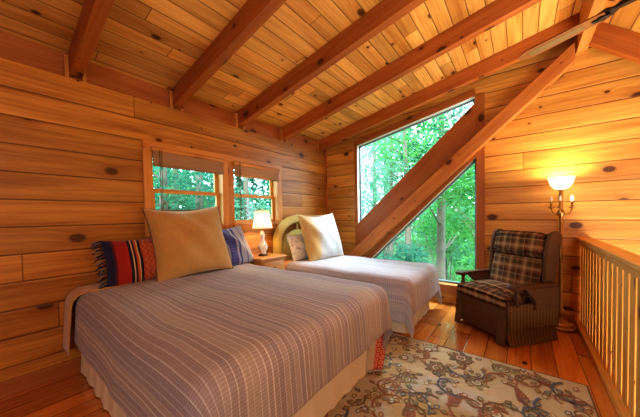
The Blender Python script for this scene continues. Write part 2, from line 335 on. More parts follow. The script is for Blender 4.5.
# ------------------------------------------------------------------ mesh builder
class MB:
    def __init__(s): s.v = []; s.f = []; s.uv = []; s.mi = []; s.sm = []
    def add(s, vs, fs, uvs, mi=0, smooth=False, X=None):
        b = len(s.v)
        for p in vs:
            p = Vector(p); s.v.append(tuple(X @ p if X else p))
        for f, u in zip(fs, uvs):
            s.f.append([b + i for i in f]); s.uv.append(u); s.mi.append(mi); s.sm.append(smooth)
        return s
    def poly(s, pts, faces, grain=(1, 0, 0), mi=0, smooth=False, X=None, off=None):
        """faces with box-projected uv: u along grain, v across"""
        gd = Vector(grain).normalized(); P = [Vector(p) for p in pts]
        if off is None: off = (random.random() * 20, random.random() * 20)
        uvs = []
        for f in faces:
            nrm = Vector((0, 0, 0))
            for i in range(len(f)): nrm += P[f[i]].cross(P[f[(i + 1) % len(f)]])
            if nrm.length < 1e-12: nrm = Vector((0, 0, 1))
            nrm.normalize()
            a = gd - nrm * gd.dot(nrm)
            if a.length < .2: a = nrm.orthogonal()
            a.normalize(); c = nrm.cross(a)
            uvs.append([(P[i].dot(a) + off[0], P[i].dot(c) + off[1]) for i in f])
        return s.add(pts, faces, uvs, mi, smooth, X)
    def box(s, lo, hi, grain='x', mi=0, X=None):
        x0, y0, z0 = lo; x1, y1, z1 = hi
        p = [(x0, y0, z0), (x1, y0, z0), (x1, y1, z0), (x0, y1, z0), (x0, y0, z1), (x1, y0, z1), (x1, y1, z1), (x0, y1, z1)]
        f = [(0, 3, 2, 1), (4, 5, 6, 7), (0, 1, 5, 4), (1, 2, 6, 5), (2, 3, 7, 6), (3, 0, 4, 7)]
        return s.poly(p, f, {'x': (1, 0, 0), 'y': (0, 1, 0), 'z': (0, 0, 1)}[grain] if isinstance(grain, str) else grain, mi, False, X)
    def prism(s, pts, ext, grain=(1, 0, 0), mi=0, X=None, smooth=False):
        """polygon (3-D points) pushed along ext"""
        n = len(pts); e = Vector(ext); P = [Vector(p) for p in pts]; Q = [p + e for p in P]
        nrm = Vector((0, 0, 0))
        for i in range(n): nrm += P[i].cross(P[(i + 1) % n])
        fl = nrm.dot(e) > 0
        f = [tuple(range(n))[::-1] if fl else tuple(range(n)), tuple(range(n, 2 * n)) if fl else tuple(range(n, 2 * n))[::-1]]
        for i in range(n):
            j = (i + 1) % n; q = (i, j, n + j, n + i); f.append(q if fl else q[::-1])
        return s.poly(P + Q, f, grain, mi, smooth, X)
    def tube(s, path, rad, n=10, mi=0, cap=True, X=None, closed=False):
        P = [Vector(p) for p in path]; m = len(P)
        R = rad if isinstance(rad, (list, tuple)) else [rad] * m
        vs, fs, uvs = [], [], []; L = 0; ls = []; pr = None
        for i, p in enumerate(P):
            if closed: t = P[(i + 1) % m] - P[i - 1]
            else: t = P[min(i + 1, m - 1)] - P[max(i - 1, 0)]
            t.normalize()
            a = (t.orthogonal() if pr is None else pr - t * pr.dot(t)).normalized(); pr = a; b = t.cross(a)
            if i: L += (p - P[i - 1]).length
            ls.append(L)
            for k in range(n):
                an = 2 * PI * k / n; vs.append(p + (a * math.cos(an) + b * math.sin(an)) * R[i])
        for i in range(m if closed else m - 1):
            j = (i + 1) % m
            for k in range(n):
                k2 = (k + 1) % n; fs.append((i * n + k, i * n + k2, j * n + k2, j * n + k))
                lj = ls[j] if j else L + .01; w = 2 * PI * R[i] / n
                uvs.append([(ls[i], k * w), (ls[i], (k + 1) * w), (lj, (k + 1) * w), (lj, k * w)])
        if cap and not closed:
            fs.append(tuple(range(n))[::-1]); uvs.append([(0, 0)] * n)
            fs.append(tuple((m - 1) * n + k for k in range(n))); uvs.append([(0, 0)] * n)
        return s.add(vs, fs, uvs, mi, True, X)
    def lathe(s, prof, n=24, mi=0, X=None):
        vs, fs, uvs = [], [], []; m = len(prof)
        for r, z in prof:
            for k in range(n):
                a = 2 * PI * k / n; vs.append((r * math.cos(a), r * math.sin(a), z))
        for i in range(m - 1):
            for k in range(n):
                k2 = (k + 1) % n; fs.append((i * n + k, i * n + k2, (i + 1) * n + k2, (i + 1) * n + k))
                uvs.append([(k / n, prof[i][1]), ((k + 1) / n, prof[i][1]), ((k + 1) / n, prof[i + 1][1]), (k / n, prof[i + 1][1])])
        return s.add(vs, fs, uvs, mi, True, X)
    def grid(s, fn, us, vs_, mi=0, X=None, uvfn=None, flip=False, smooth=True):
        pts = [fn(u, v) for u in us for v in vs_]; nv = len(vs_); fs, uvs = [], []
        for i in range(len(us) - 1):
            for j in range(nv - 1):
                q = [(i, j), (i + 1, j), (i + 1, j + 1), (i, j + 1)]
                if flip: q = q[::-1]
                fs.append([a * nv + b for a, b in q]); uvs.append([(uvfn(us[a], vs_[b]) if uvfn else (us[a], vs_[b])) for a, b in q])
        return s.add(pts, fs, uvs, mi, smooth, X)
    def rbox(s, lo, hi, r=.02, seg=3, grain='x', mi=0, X=None, warp=None, sub=0):
        bm = bmesh.new(); bmesh.ops.create_cube(bm, size=1)
        lo, hi = Vector(lo), Vector(hi); c = (lo + hi) / 2; d = hi - lo
        for v in bm.verts: v.co = Vector((v.co.x * d.x, v.co.y * d.y, v.co.z * d.z)) + c
        if sub: bmesh.ops.subdivide_edges(bm, edges=bm.edges[:], cuts=sub, use_grid_fill=True)
        ed = [e for e in bm.edges if len(e.link_faces) == 2 and e.calc_face_angle(0) > .5]
        if r: bmesh.ops.bevel(bm, geom=ed, offset=r, segments=seg, affect='EDGES', profile=.5)
        pts = [v.co.copy() for v in bm.verts]
        bm.verts.index_update(); fs = [tuple(v.index for v in f.verts) for f in bm.faces]; bm.free()
        P = pts
        g = {'x': (1, 0, 0), 'y': (0, 1, 0), 'z': (0, 0, 1)}[grain]
        k = len(s.v); s.poly(P, fs, g, mi, True, None)
        if warp or X:
            for i in range(k, len(s.v)):
                p = Vector(s.v[i])
                if warp: p = Vector(warp(p))
                if X: p = X @ p
                s.v[i] = tuple(p)
        return s
    def obj(s, name, mats, parent=None, loc=None, bevel=0, weld=True):
        me = bpy.data.meshes.new(name); me.from_pydata(s.v, [], s.f)
        ul = me.uv_layers.new(name='UVMap'); k = 0
        for pi, p in enumerate(me.polygons):
            p.material_index = s.mi[pi]; p.use_smooth = s.sm[pi]
            for j, li in enumerate(p.loop_indices): ul.data[li].uv = s.uv[pi][j]
        for m in (mats if isinstance(mats, (list, tuple)) else [mats]): me.materials.append(m)
        me.update()
        o = bpy.data.objects.new(name, me); COL.objects.link(o)
        if parent: o.parent = parent
        if loc: o.location = loc
        if bevel:
            b = o.modifiers.new('Bevel', 'BEVEL'); b.width = bevel; b.segments = 2; b.limit_method = 'ANGLE'
        return o

def tag(o, label, cat, group=None, kind=None):
    o['label'] = label; o['category'] = cat
    if group: o['group'] = group
    if kind: o['kind'] = kind
    return o
def thing(name, label, cat, loc=(0, 0, 0), rz=0, group=None):
    o = bpy.data.objects.new(name, None); COL.objects.link(o); o.location = loc; o.rotation_euler = (0, 0, rz)
    o.empty_display_size = .1
    return tag(o, label, cat, group)
def struct(o): o['kind'] = 'structure'; return o
def lin(a, b, n): return [a + (b - a) * i / (n - 1) for i in range(n)]
def T(x=0, y=0, z=0, rx=0, ry=0, rz=0): return Matrix.Translation((x, y, z)) @ Euler((rx, ry, rz)).to_matrix().to_4x4()
def fill(outer, holes, axis, val, flip=False):
    """planar face with holes: points are 2-D (a, z); axis 'y' -> (a, val, z), 'x' -> (val, a, z); uv=(a, z)"""
    bm = bmesh.new(); es = []
    for loop in [outer] + holes:
        vs = [bm.verts.new((a, z, 0)) for a, z in loop]
        for i in range(len(vs)): es.append(bm.edges.new((vs[i], vs[(i + 1) % len(vs)])))
    bmesh.ops.triangle_fill(bm, edges=es, use_beauty=True, use_dissolve=False)
    bm.verts.index_update(); mb = MB(); V = [v.co.copy() for v in bm.verts]
    pts = [((p.x, val, p.y) if axis == 'y' else (val, p.x, p.y)) for p in V]
    fs = []
    for f in bm.faces:
        q = [v.index for v in f.verts]
        a, b, c = [V[i] for i in q[:3]]
        if ((b - a).cross(c - a).z > 0) == flip: q = q[::-1]
        fs.append(q)
    bm.free()
    mb.add(pts, fs, [[(V[i].x, V[i].y) for i in f] for f in fs])
    return mb

# ------------------------------------------------------------------ camera
def camera():
    yaw, pit, rol = [math.radians(a) for a in (37.8286, -1.4932, -.9559)]
    f = Vector((-math.sin(yaw) * math.cos(pit), math.cos(yaw) * math.cos(pit), math.sin(pit)))
    x = Vector((math.cos(yaw), math.sin(yaw), 0)); u = x.cross(f)
    r = x * math.cos(rol) + u * math.sin(rol); u = r.cross(f)
    cd = bpy.data.cameras.new('camera'); cd.sensor_width = 36; cd.lens = 259.985 / 640 * 36
    cd.shift_y = (222.274 - 208.5) / 640; cd.clip_start = .02
    o = bpy.data.objects.new('camera', cd); COL.objects.link(o)
    m = Matrix((r, u, -f)).transposed().to_4x4(); m.translation = (0, 0, 1.35); o.matrix_world = m
    bpy.context.scene.camera = o
camera()

# ------------------------------------------------------------------ room shell
# left wall with two sash windows
W1 = (1.11, 1.93, 1.25, 2.085); W2 = (2.10, 2.90, 1.25, 2.085)
def rect(w): a, b, c, d = w; return [(a, c), (b, c), (b, d), (a, d)]
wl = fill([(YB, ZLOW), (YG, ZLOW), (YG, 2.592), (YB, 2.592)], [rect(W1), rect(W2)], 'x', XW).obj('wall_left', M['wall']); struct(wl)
UP = [(-2.40, 1.19), (-.525, 2.885), (-.525, 2.975), (-2.40, 2.625)]
LO = [(-2.43, .285), (-.505, .285), (-.505, 2.135)]
wg = fill([(XW - .2, ZLOW), (XE, ZLOW), (XE, zc(XE)), (XR, zc(XR)), (XW - .2, zc(XW - .2))], [UP, LO], 'y', YG).obj('wall_end', M['gable']); struct(wg)
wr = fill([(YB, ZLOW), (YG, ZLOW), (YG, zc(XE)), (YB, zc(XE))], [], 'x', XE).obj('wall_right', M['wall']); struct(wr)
wb = fill([(XW, ZLOW), (XE, ZLOW), (XE, zc(XE)), (XR, zc(XR)), (XW, ZC0)], [], 'y', YB).obj('wall_back', M['gable']); struct(wb)
mb = MB()
def slope_face(mb, x0, x1):
    p = [(x0, YB, zc(x0)), (x1, YB, zc(x1)), (x1, YG, zc(x1)), (x0, YG, zc(x0))]
    mb.add(p, [(0, 3, 2, 1)], [[(p[i][1], p[i][0]) for i in (0, 3, 2, 1)]])
slope_face(mb, XW - .2, XR); slope_face(mb, XR + .002, XE + .1)
struct(mb.obj('ceiling', M['ceil']))
mb = MB(); rr = .25   # roof skin above the ceiling, with eaves (keeps the sky out)
p = [(XW - .45, YB - .3, zc(XW) + rr - .09), (XR, YB - .3, zc(XR) + rr), (XE + .45, YB - .3, zc(XE + .45) + rr)]
q = [(a, YG + .25, c) for a, b, c in p]
mb.poly(p + q, [(0, 1, 4, 3), (1, 2, 5, 4)], (0, 1, 0)); struct(mb.obj('roof', M['darkmetal']))
mb = MB(); p = [(XW, YB, 0), (.62, YB, 0), (.62, YG, 0), (XW, YG, 0)]
mb.add(p, [(0, 1, 2, 3)], [[(a[1], a[0]) for a in p]])
mb.box((.60, YB, -.28), (.62, YG, -.001), 'y'); mb.box((XW, YB, -.3), (.62, YG, -.28), 'y')
struct(mb.obj('floor', M['floor']))
mb = MB(); p = [(XW, YB, ZLOW), (XE, YB, ZLOW), (XE, YG, ZLOW), (XW, YG, ZLOW)]
mb.add(p, [(0, 1, 2, 3)], [[(a[1], a[0]) for a in p]]); struct(mb.obj('floor', M['floor']))
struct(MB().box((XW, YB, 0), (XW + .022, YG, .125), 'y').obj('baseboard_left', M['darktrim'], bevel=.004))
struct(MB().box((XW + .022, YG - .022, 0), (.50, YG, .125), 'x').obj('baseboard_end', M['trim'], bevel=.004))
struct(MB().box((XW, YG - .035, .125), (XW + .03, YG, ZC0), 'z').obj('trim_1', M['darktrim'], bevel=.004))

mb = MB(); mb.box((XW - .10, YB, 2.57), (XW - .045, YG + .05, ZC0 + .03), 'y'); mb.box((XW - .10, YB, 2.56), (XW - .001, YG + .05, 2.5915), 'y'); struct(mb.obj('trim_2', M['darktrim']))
# rafters on both slopes
RY = [-.32 - .8541, -.32, .5337, 1.3878, 2.2419, 3.0960, 4.075]
rlab = {2: 'exposed reddish ceiling rafter farthest left in the photo, ending above the bare left wall',
        3: 'exposed reddish rafter whose lower end sits above the left small window',
        4: 'long exposed rafter whose lower end meets the wall above the right small window',
        5: 'exposed rafter one step in front of the one along the end wall',
        6: 'long exposed rafter running along the end wall just above the big slanted window',
        0: 'exposed ceiling rafter far behind the viewer', 1: 'exposed ceiling rafter overhead behind the viewer'}
for i, y in enumerate(RY):
    if i < 1: continue
    mb = MB(); xa, xb = XW + .001, XR - .046
    MBX = [MB().box((XW - .044, y + e * .058 - .013, 2.56 + .032), (XW + .004, y + e * .058 + .013, ZC0 - .03), 'z') for e in (-1, 1)]
    d0 = .195
    pts = [(xa, y - .044, zc(xa) - d0), (xb, y - .044, zc(xb) - d0), (xb, y - .044, zc(xb) - .001), (xa, y - .044, zc(xa) - .001)]
    mb.prism(pts, (0, .088, 0), (1, 0, SL))
    rf = tag(mb.obj('ceiling_rafter', M['beam'], bevel=.004), rlab[i], 'beam', 'exposed rafters on the left slope')
    for m_ in MBX: m_.obj('end_strip', M['trim'], rf)
rr_lab = {5: 'steep reddish rafter right of the ridge beam, second from the end wall',
          6: 'steep reddish rafter sloping down right of the ridge beam along the end wall'}
for i in (4, 5, 6):
    y = RY[i]; mb = MB(); xa, xb = XR + .046, XE - .001
    pts = [(xa, y - .044, zc(xa) - .255), (xb, y - .044, zc(xb) - .255), (xb, y - .044, zc(xb) - .001), (xa, y - .044, zc(xa) - .001)]
    mb.prism(pts, (0, .088, 0), (1, 0, -SR))
    tag(mb.obj('ceiling_rafter', M['beam'], bevel=.004), rr_lab.get(i, 'rafter right of the ridge beam, third from the end wall'), 'beam', 'exposed rafters on the right slope')
tag(MB().box((XR - .045, YB + .01, 3.166), (XR + .045, YG - .001, zc(XR) - .012), 'y').obj('ridge_beam', M['ridge'], bevel=.004),
    'pale pine ridge beam running toward the viewer at the peak of the ceiling', 'beam')
# end blocks between rafter ends and wall (notched boards)
# diagonal brace in front of the window wall
def bz(x): return 1.93 + .89 * (x + 1.10)
mb = MB(); x0, x1 = -3.04, .47
ya, yb = YG - .125, YG - .024
c = (XW + .04)
pts = [(x0, ya, bz(x0)), (x1, ya, bz(x1) - .06), (x1, ya, bz(x1) - .285), (x0 + .02, ya, bz(x0 + .02) - .275)]
mb.prism(pts, (0, yb - ya, 0), (1, 0, .89))
tag(mb.obj('diagonal_brace', wood('fir_brace', (.60, .24, .06), (.42, .13, .026), rough=.45, kscale=2.2, vary=.2), bevel=.012), 'thick diagonal timber brace crossing the big window from behind the far bed to the ridge', 'beam')

# ------------------------------------------------------------------ big window: frame (casing, jambs, diagonal boards), two panes
w = struct(bpy.data.objects.new('window_1', None)); COL.objects.link(w); w.location = (-1.46, YG, .28); w.empty_display_size = .1
OX = Matrix.Translation((1.46, -YG, -.28))
def band(mb, a, b, wd, y0, y1, side=1, mi=0):
    """board of width wd laid along the 2-D edge a->b (x,z), to its left if side=1"""
    a, b = Vector(a), Vector(b); d = (b - a).normalized(); n = Vector((-d.y, d.x)) * side * wd
    pts = [(a.x, y0, a.y), (b.x, y0, b.y), (b.x + n.x, y0, b.y + n.y), (a.x + n.x, y0, a.y + n.y)]
    mb.prism(pts, (0, y1 - y0, 0), (d.x, 0, d.y), mi, OX)
mb = MB()
# casing boards on the room side
band(mb, (-2.40, 1.19), (-2.40, 2.66), .055, YG - .018, YG, 1)                       # left casing
band(mb, (-2.455, 2.618), (-.506, 2.982), .10, YG - .018, YG, 1)                      # head casing under the rafter
band(mb, (-.505, .20), (-.505, 2.99), .10, YG - .018, YG, -1)                        # right casing
mb.box((-2.55, YG - .02, .155), (-.40, YG, .285), 'x', 0, OX)                        # apron below the sill
mb.prism([(-2.455, YG - .02, 1.135), (-2.455, YG - .02, .70), (-.507, YG - .02, 2.42), (-.507, YG - .02, 2.895)], (0, .02, 0), (1, 0, .9), 0, OX)   # wide board between pane and brace
band(mb, (-2.52, .20), (-.40, 2.236), .085, YG - .02, YG, 1)                         # narrow board under the brace
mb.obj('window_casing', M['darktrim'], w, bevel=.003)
mb = MB()
def jamb(mb, loop, y0, y1, mi=0):
    n = len(loop)
    for i in range(n):
        a, b = loop[i], loop[(i + 1) % n]
        mb.poly([(a[0], y0, a[1]), (b[0], y0, b[1]), (b[0], y1, b[1]), (a[0], y1, a[1])], [(0, 1, 2, 3)], (b[0] - a[0], 0, b[1] - a[1]), mi, False, OX)
jamb(mb, UP, YG - .001, YG + .10); jamb(mb, LO, YG - .001, YG + .10)
mb.obj('window_jamb', M['jambwhite'], w)
mb = MB()
def inset_frame(mb, loop, wd, y0, y1):
    n = len(loop)
    for i in range(n): band(mb, loop[i], loop[(i + 1) % n], wd, y0, y1, 1)
inset_frame(mb, UP, .028, YG + .07, YG + .10); inset_frame(mb, LO, .03, YG + .07, YG + .10)
mb.obj('pane_frame', M['greymetal'], w)
for loop in (UP, LO):
    g_ = MB(); pts = [(a, YG + .085, z) for a, z in loop]
    g_.poly(pts, [tuple(range(len(pts)))], (1, 0, 0), 0, False, OX); g_.obj('pane', M['glass'], w)
mb = MB(); mb.box((-2.46, YG - .045, .262), (-.47, YG + .09, .286), 'x', 0, OX); mb.obj('window_sill', M['trim'], w, bevel=.004)

# ------------------------------------------------------------------ two small sash windows
for k, (y0, y1, z0, z1) in enumerate((W1, W2)):
    w = struct(bpy.data.objects.new('window_%d' % (k + 2), None)); COL.objects.link(w); w.location = (XW, (y0 + y1) / 2, z0); w.empty_display_size = .1
    X = Matrix.Translation((-XW, -(y0 + y1) / 2, -z0)); xi = XW + .022
    lw = .085 if k == 0 else .085; rw = .085 if k == 0 else .10
    mb = MB()
    mb.box((XW, y0 - lw, z0 - .10), (xi, y0, z1 + .0), 'z', 0, X); mb.box((XW, y1, z0 - .10), (xi, y1 + rw, z1 + .0), 'z', 0, X)
    mb.box((XW, y0 - lw, z1), (xi + .004, y1 + rw, z1 + .09), 'y', 0, X)
    mb.box((XW, y0, z0 - .10), (xi, y1, z0 - .02), 'y', 0, X); mb.box((XW - .02, y0 - .02, z0 - .022), (xi + .03, y1 + .02, z0), 'y', 0, X)
    mb.obj('window_casing', M['trim'], w, bevel=.003)
    mb = MB(); D = -.13
    for a, b in (((y0, z0), (y1, z0)), ((y1, z0), (y1, z1)), ((y1, z1), (y0, z1)), ((y0, z1), (y0, z0))):
        mb.poly([(XW + .001, a[0], a[1]), (XW + .001, b[0], b[1]), (XW + D, b[0], b[1]), (XW + D, a[0], a[1])], [(0, 1, 2, 3)], (0, b[0] - a[0], b[1] - a[1]), 0, False, X)
    mb.obj('window_jamb', M['sash'], w)
    zm = 1.655; s_ = .045
    for nm, za, zb, xo in (('upper_sash', zm - .022, z1, -.095), ('lower_sash', z0, zm + .022, -.06)):
        mb = MB(); xa, xb = XW + xo - .03, XW + xo
        mb.box((xa, y0, za), (xb, y0 + s_, zb), 'z', 0, X); mb.box((xa, y1 - s_, za), (xb, y1, zb), 'z', 0, X)
        mb.box((xa, y0 + s_, za), (xb, y1 - s_, za + (.045 if za > z0 else .055)), 'y', 0, X); mb.box((xa, y0 + s_, zb - .045), (xb, y1 - s_, zb), 'y', 0, X)
        so = mb.obj(nm, M['sash'], w, bevel=.003)
        g_ = MB(); xm = XW + xo - .015
        g_.poly([(xm, y0 + .03, za + .03), (xm, y1 - .03, za + .03), (xm, y1 - .03, zb - .03), (xm, y0 + .03, zb - .03)], [(0, 1, 2, 3)], (0, 1, 0), 0, False, X)
        g_.obj('pane', M['glass'], so)
    # woven shade
    t = thing('roman_shade', 'woven brown wood shade rolled halfway down over the small window behind the tan pillow' if k == 0 else 'woven brown wood shade over the small window behind the nightstand lamp', 'window shade', (xi, (y0 + y1) / 2, z1), 0, 'woven shades')
    h = (y1 - y0) / 2
    MB().rbox((.004, -h - .02, -.022), (.05, h + .02, .022), .012, 2, 'y').obj('headrail', M['trim'], t)
    mb = MB(); zb = -.185
    prof = [(.03, 0), (.034, -.05), (.030, -.10), (.036, -.14), (.040, zb), (.018, zb + .012), (.012, -.12), (.012, -.03)]
    us = lin(-h, h, 12)
    mb.grid(lambda u, i: (prof[int(i)][0], u, prof[int(i)][1]), us, list(range(len(prof))), uvfn=lambda u, i: (u, prof[int(i)][1]), flip=True)
    mb.obj('woven_slats', M['blind'], t)
    mb = MB(); mb.tube([(.052, -h + .055, .0), (.05, -h + .055, -.3), (.05, -h + .06, -.78)], .0035, 6); mb.tube([(.052, -h + .075, .0), (.05, -h + .075, -.3), (.05, -h + .07, -.74)], .0035, 6)
    mb.obj('pull_cord', M['piping'], t)

# ------------------------------------------------------------------ beds
def drape(Lx, Wy, drop_near, drop_far, drop_foot, ztop, r, waves, du, seed):
    """cloth draped over a box: head at x=0 growing to +x, y from 0 (near) to Wy (far). Returns fn(p,q)."""
    rnd = random.Random(seed); ph = [rnd.random() * 6.28 for _ in range(6)]
    def fn(p, q):
        ex = max(0.0, p - (Lx - r)); ey = 0.0; sy = 0
        if q < r: ey = r - q; sy = -1
        elif q > Wy - r: ey = q - (Wy - r); sy = 1
        bx, by = min(p, Lx - r), min(max(q, r), Wy - r)
        e = math.hypot(ex, ey); bumpz = .006 * math.sin(p * 5 + ph[0]) * math.sin(q * 6 + ph[1]) + .004 * math.sin(p * 11 + q * 7 + ph[2])
        if e < 1e-9: return (bx, by, ztop + bumpz)
        dx, dy = ex / e, sy * ey / e
        q4 = r * PI / 2
        if e < q4: o, d = r * math.sin(e / r), r * (1 - math.cos(e / r))
        else: o, d = r + .07 * (e - q4), r + (e - q4) * .995
        hang = max(0.0, d - r)
        corner = 2 * min(dx, abs(dy))
        s_ = (q if dx > abs(dy) else p)
        wv = waves * hang * (math.sin(s_ * 9 + ph[3]) + .5 * math.sin(s_ * 21 + ph[4])) * (1 - corner * .5) + .10 * corner * hang * math.sin(math.atan2(dx, abs(dy)) * 6 + ph[5])
        o += wv
        z = ztop - d + bumpz * max(0, 1 - e / .1)
        return (bx + dx * o, by + dy * o, max(z, .012 + .006 * math.sin(40 * (dx - dy))))
    return fn
def spread(name, mat, x0, Lx, y0, Wy, dn, df, dft, zt, r, waves, seed, label, sub=(70, 80), cut=None):
    fn = drape(Lx, Wy, dn, df, dft, zt, r, waves, 0, seed)
    ps = lin(0, Lx - r + r * PI / 2 + dft - r, sub[0])
    qs = lin(r - (r * PI / 2 + dn - r), Wy - r + r * PI / 2 + df - r, sub[1])
    mb = MB()
    mb.grid(fn, ps, qs, uvfn=lambda p, q: (p, q))
    o = mb.obj(name, mat, None, (x0, y0, 0))
    # put the origin at the base, data already local
    so = o.modifiers.new('Solidify', 'SOLIDIFY'); so.thickness = .008; so.offset = 1
    ss = o.modifiers.new('Subsurf', 'SUBSURF'); ss.levels = 1; ss.render_levels = 1
    return tag(o, label, 'bedspread', 'bedspreads')
# near (large) bed
bx0 = XW + .05
bed = thing('bed', 'large bed with cream pleated bed skirt, nearest the viewer, under the wide striped spread', 'bed', (XW + 1.1, 1.27, 0), 0, 'beds')
LX = Matrix.Translation((-(XW + 1.1), -1.27, 0))
MB().rbox((bx0, .50, .40), (-1.03, 2.06, .715), .07, 4, 'x', 0, LX).obj('mattress', M['mattress'], bed)
def skirt(xa, xb, ya, yb, zt, zb, X, n=90, amp=.006):
    """pleated cloth round three sides: near side, foot, far side"""
    path = [(xa, ya), (xb, ya), (xb, yb), (xa, yb)]; pts = []
    for i in range(3):
        a, b = Vector(path[i]), Vector(path[i + 1]); L = (b - a).length; m = max(2, int(L / .03)); nrm = Vector(((b - a).y, -(b - a).x)) / L
        for j in range(m):
            pts.append((a + (b - a) * j / m, nrm, L * j / m))
    zs = lin(zt, zb, 5); mb = MB()
    def fn(i, z):
        p, n_, s_ = pts[int(i)]; k = (zt - z) / (zt - zb)
        o = amp * k * (math.sin(s_ * 28) + .6 * math.sin(s_ * 61)) + .02 * k
        return (p.x + n_.x * o, p.y + n_.y * o, z)
    mb.grid(fn, list(range(len(pts))), zs, X=X, uvfn=lambda i, z: (i * .03, z)); return mb
MB().rbox((bx0, .53, .14), (-1.07, 2.03, .395), .02, 2, 'x', 0, LX).obj('box_spring', M['mattress'], bed)
o = skirt(bx0, -1.055, .50, 2.05, .44, .012, LX).obj('bed_skirt', M['skirt'], bed)
for lx in (bx0 + .1, -1.2):
    for ly in (.65, 1.95): MB().box((lx - .03, ly - .03, .0115 if lx > -2.1 else 0), (lx + .03, ly + .03, .15), 'z', 0, LX).obj('leg', M['armwood'], bed)
spread('bedspread', M['spreadA'], XW + .20, 2.025, .445, 1.71, .41, .50, .36, .738, .11, .016, 3, 'wide mauve brown bedspread with cream stripes covering the large near bed', (74, 110))
mb = MB(); fn = drape(1.5, 1.73, 0, 0, 0, .748, .11, .014, 0, 8)
mb.grid(lambda p, q: fn(p, q), lin(0, .25, 8), lin(.11 - .19 - .36, 1.73 - .11 + .19 + .36, 50), uvfn=lambda p, q: (p, q))
o = mb.obj('blanket', M['paper'], None, (XW + .012, .40, 0)); so = o.modifiers.new('Solidify', 'SOLIDIFY'); so.thickness = .008; so.offset = -1
tag(o, 'plain tan blanket edge beside the striped spread at the head of the near bed', 'blanket')
# red throw hanging off the foot corner
mb = MB()
def thr(u, v):   # u across 0..1 (pale edge first), v down 0..1
    A, B = Vector((-1.03, 1.99, .34)), Vector((-.965, 2.20, .29)); C_, D_ = Vector((-1.045, 1.93, .018)), Vector((-.945, 2.045, .022))
    t = max(0, (v - .4) / .6); p = A.lerp(B, u).lerp(C_.lerp(D_, u), t)
    if v < .4: k = (.4 - v) / .4; p = p + Vector((-.12 * k, -.06 * k, .22 * k))
    return (p.x + .012 * math.sin(u * 7) * t, p.y, p.z)
mb.grid(thr, lin(0, 1, 12), lin(0, 1, 16), uvfn=lambda u, v: (u * .2, v * .62))
o = mb.obj('throw_blanket', M['throw']); so = o.modifiers.new('Solidify', 'SOLIDIFY'); so.thickness = .01
tag(o, 'red patterned throw with pale edge hanging to the rug at the near bed corner', 'blanket')

# far (twin) bed
by0, by1 = 2.80, 3.84
bed2 = thing('bed', 'narrow twin bed with arched gold wicker headboard beside the big window', 'bed', (XW + 1.1, 3.3, 0), 0, 'beds')
LX = Matrix.Translation((-(XW + 1.1), -3.3, 0))
MB().rbox((XW + .12, by0 + .05, .36), (-1.05, by1 - .05, .615), .07, 4, 'x', 0, LX).obj('mattress', M['mattress'], bed2)
MB().rbox((XW + .12, by0 + .07, .12), (-1.07, by1 - .07, .355), .02, 2, 'x', 0, LX).obj('box_spring', M['skirt'], bed2)
skirt(XW + .12, -1.03, by0 + .05, by1 - .05, .38, .012, LX).obj('bed_skirt', M['skirt'], bed2)
hb = bpy.data.objects.new('headboard', None)
def arch(k, yc, hw, zs, ztop):      # k 0..1 along the arch from near foot to far foot
    s0 = zs; import_ = None
    tot = s0 * 2 + PI * .5 * (hw + (ztop - zs)); d = k * tot
    if d < s0: return (yc - hw, d)
    if d > tot - s0: return (yc + hw, tot - d)
    a = PI * (1 - (d - s0) / (tot - 2 * s0)); ca, sa = math.cos(a), math.sin(a)
    p = 1.0
    return (yc + hw * math.copysign(abs(ca) ** p, ca), zs + (ztop - zs) * abs(sa) ** p)
mb = MB(); N = 64
path = [arch(i / N, 3.29, .475, .96, 1.30) for i in range(N + 1)]
mb.tube([(XW + .085, y, max(z, .0)) for y, z in path], .072, 14, 0, True, LX); 
mb.obj('headboard_rim', M['wicker'], bed2)
mb = MB(); path2 = [(y, z) for y, z in [arch(i / N, 3.29, .41, .78, 1.12) for i in range(N + 1)] if z >= .4]
mb.prism([(XW + .07, y, z) for y, z in path2], (.055, 0, 0), (0, 0, 1), 0, LX); mb.obj('headboard_panel', M['wicker'], bed2)
for pth in ([(2.83, .96), (3.0, .92)], [(3.75, .96), (3.58, .92)], [(3.29, 1.06), (3.29, 1.26)]):
    MB().tube([(XW + .075, y, z) for y, z in pth], .02, 8, 0, True, LX).obj('headboard_brace', M['wicker'], bed2)
bpy.data.objects.remove(hb)
spread('bedspread', M['spreadB'], XW + .33, 1.88, by0 - .05, by1 - by0 + .10, .47, .46, .36, .645, .10, .028, 11, 'fine checked mauve bedspread on the narrow bed by the big window', (80, 90))
mb = MB(); fn2 = drape(1.5, 1.10, 0, 0, 0, .64, .10, .012, 0, 5)
mb.grid(lambda p, q: fn2(p, q), lin(0, .42, 12), lin(.10 - .17 - .25, 1.10 - .10 + .17 + .25, 40), uvfn=lambda p, q: (p, q))
o = mb.obj('blanket', M['peach'], None, (XW + .16, by0 - .03, 0)); so = o.modifiers.new('Solidify', 'SOLIDIFY'); so.thickness = .008; so.offset = -1
tag(o, 'peach blanket edge showing at the head of the narrow far bed', 'blanket')

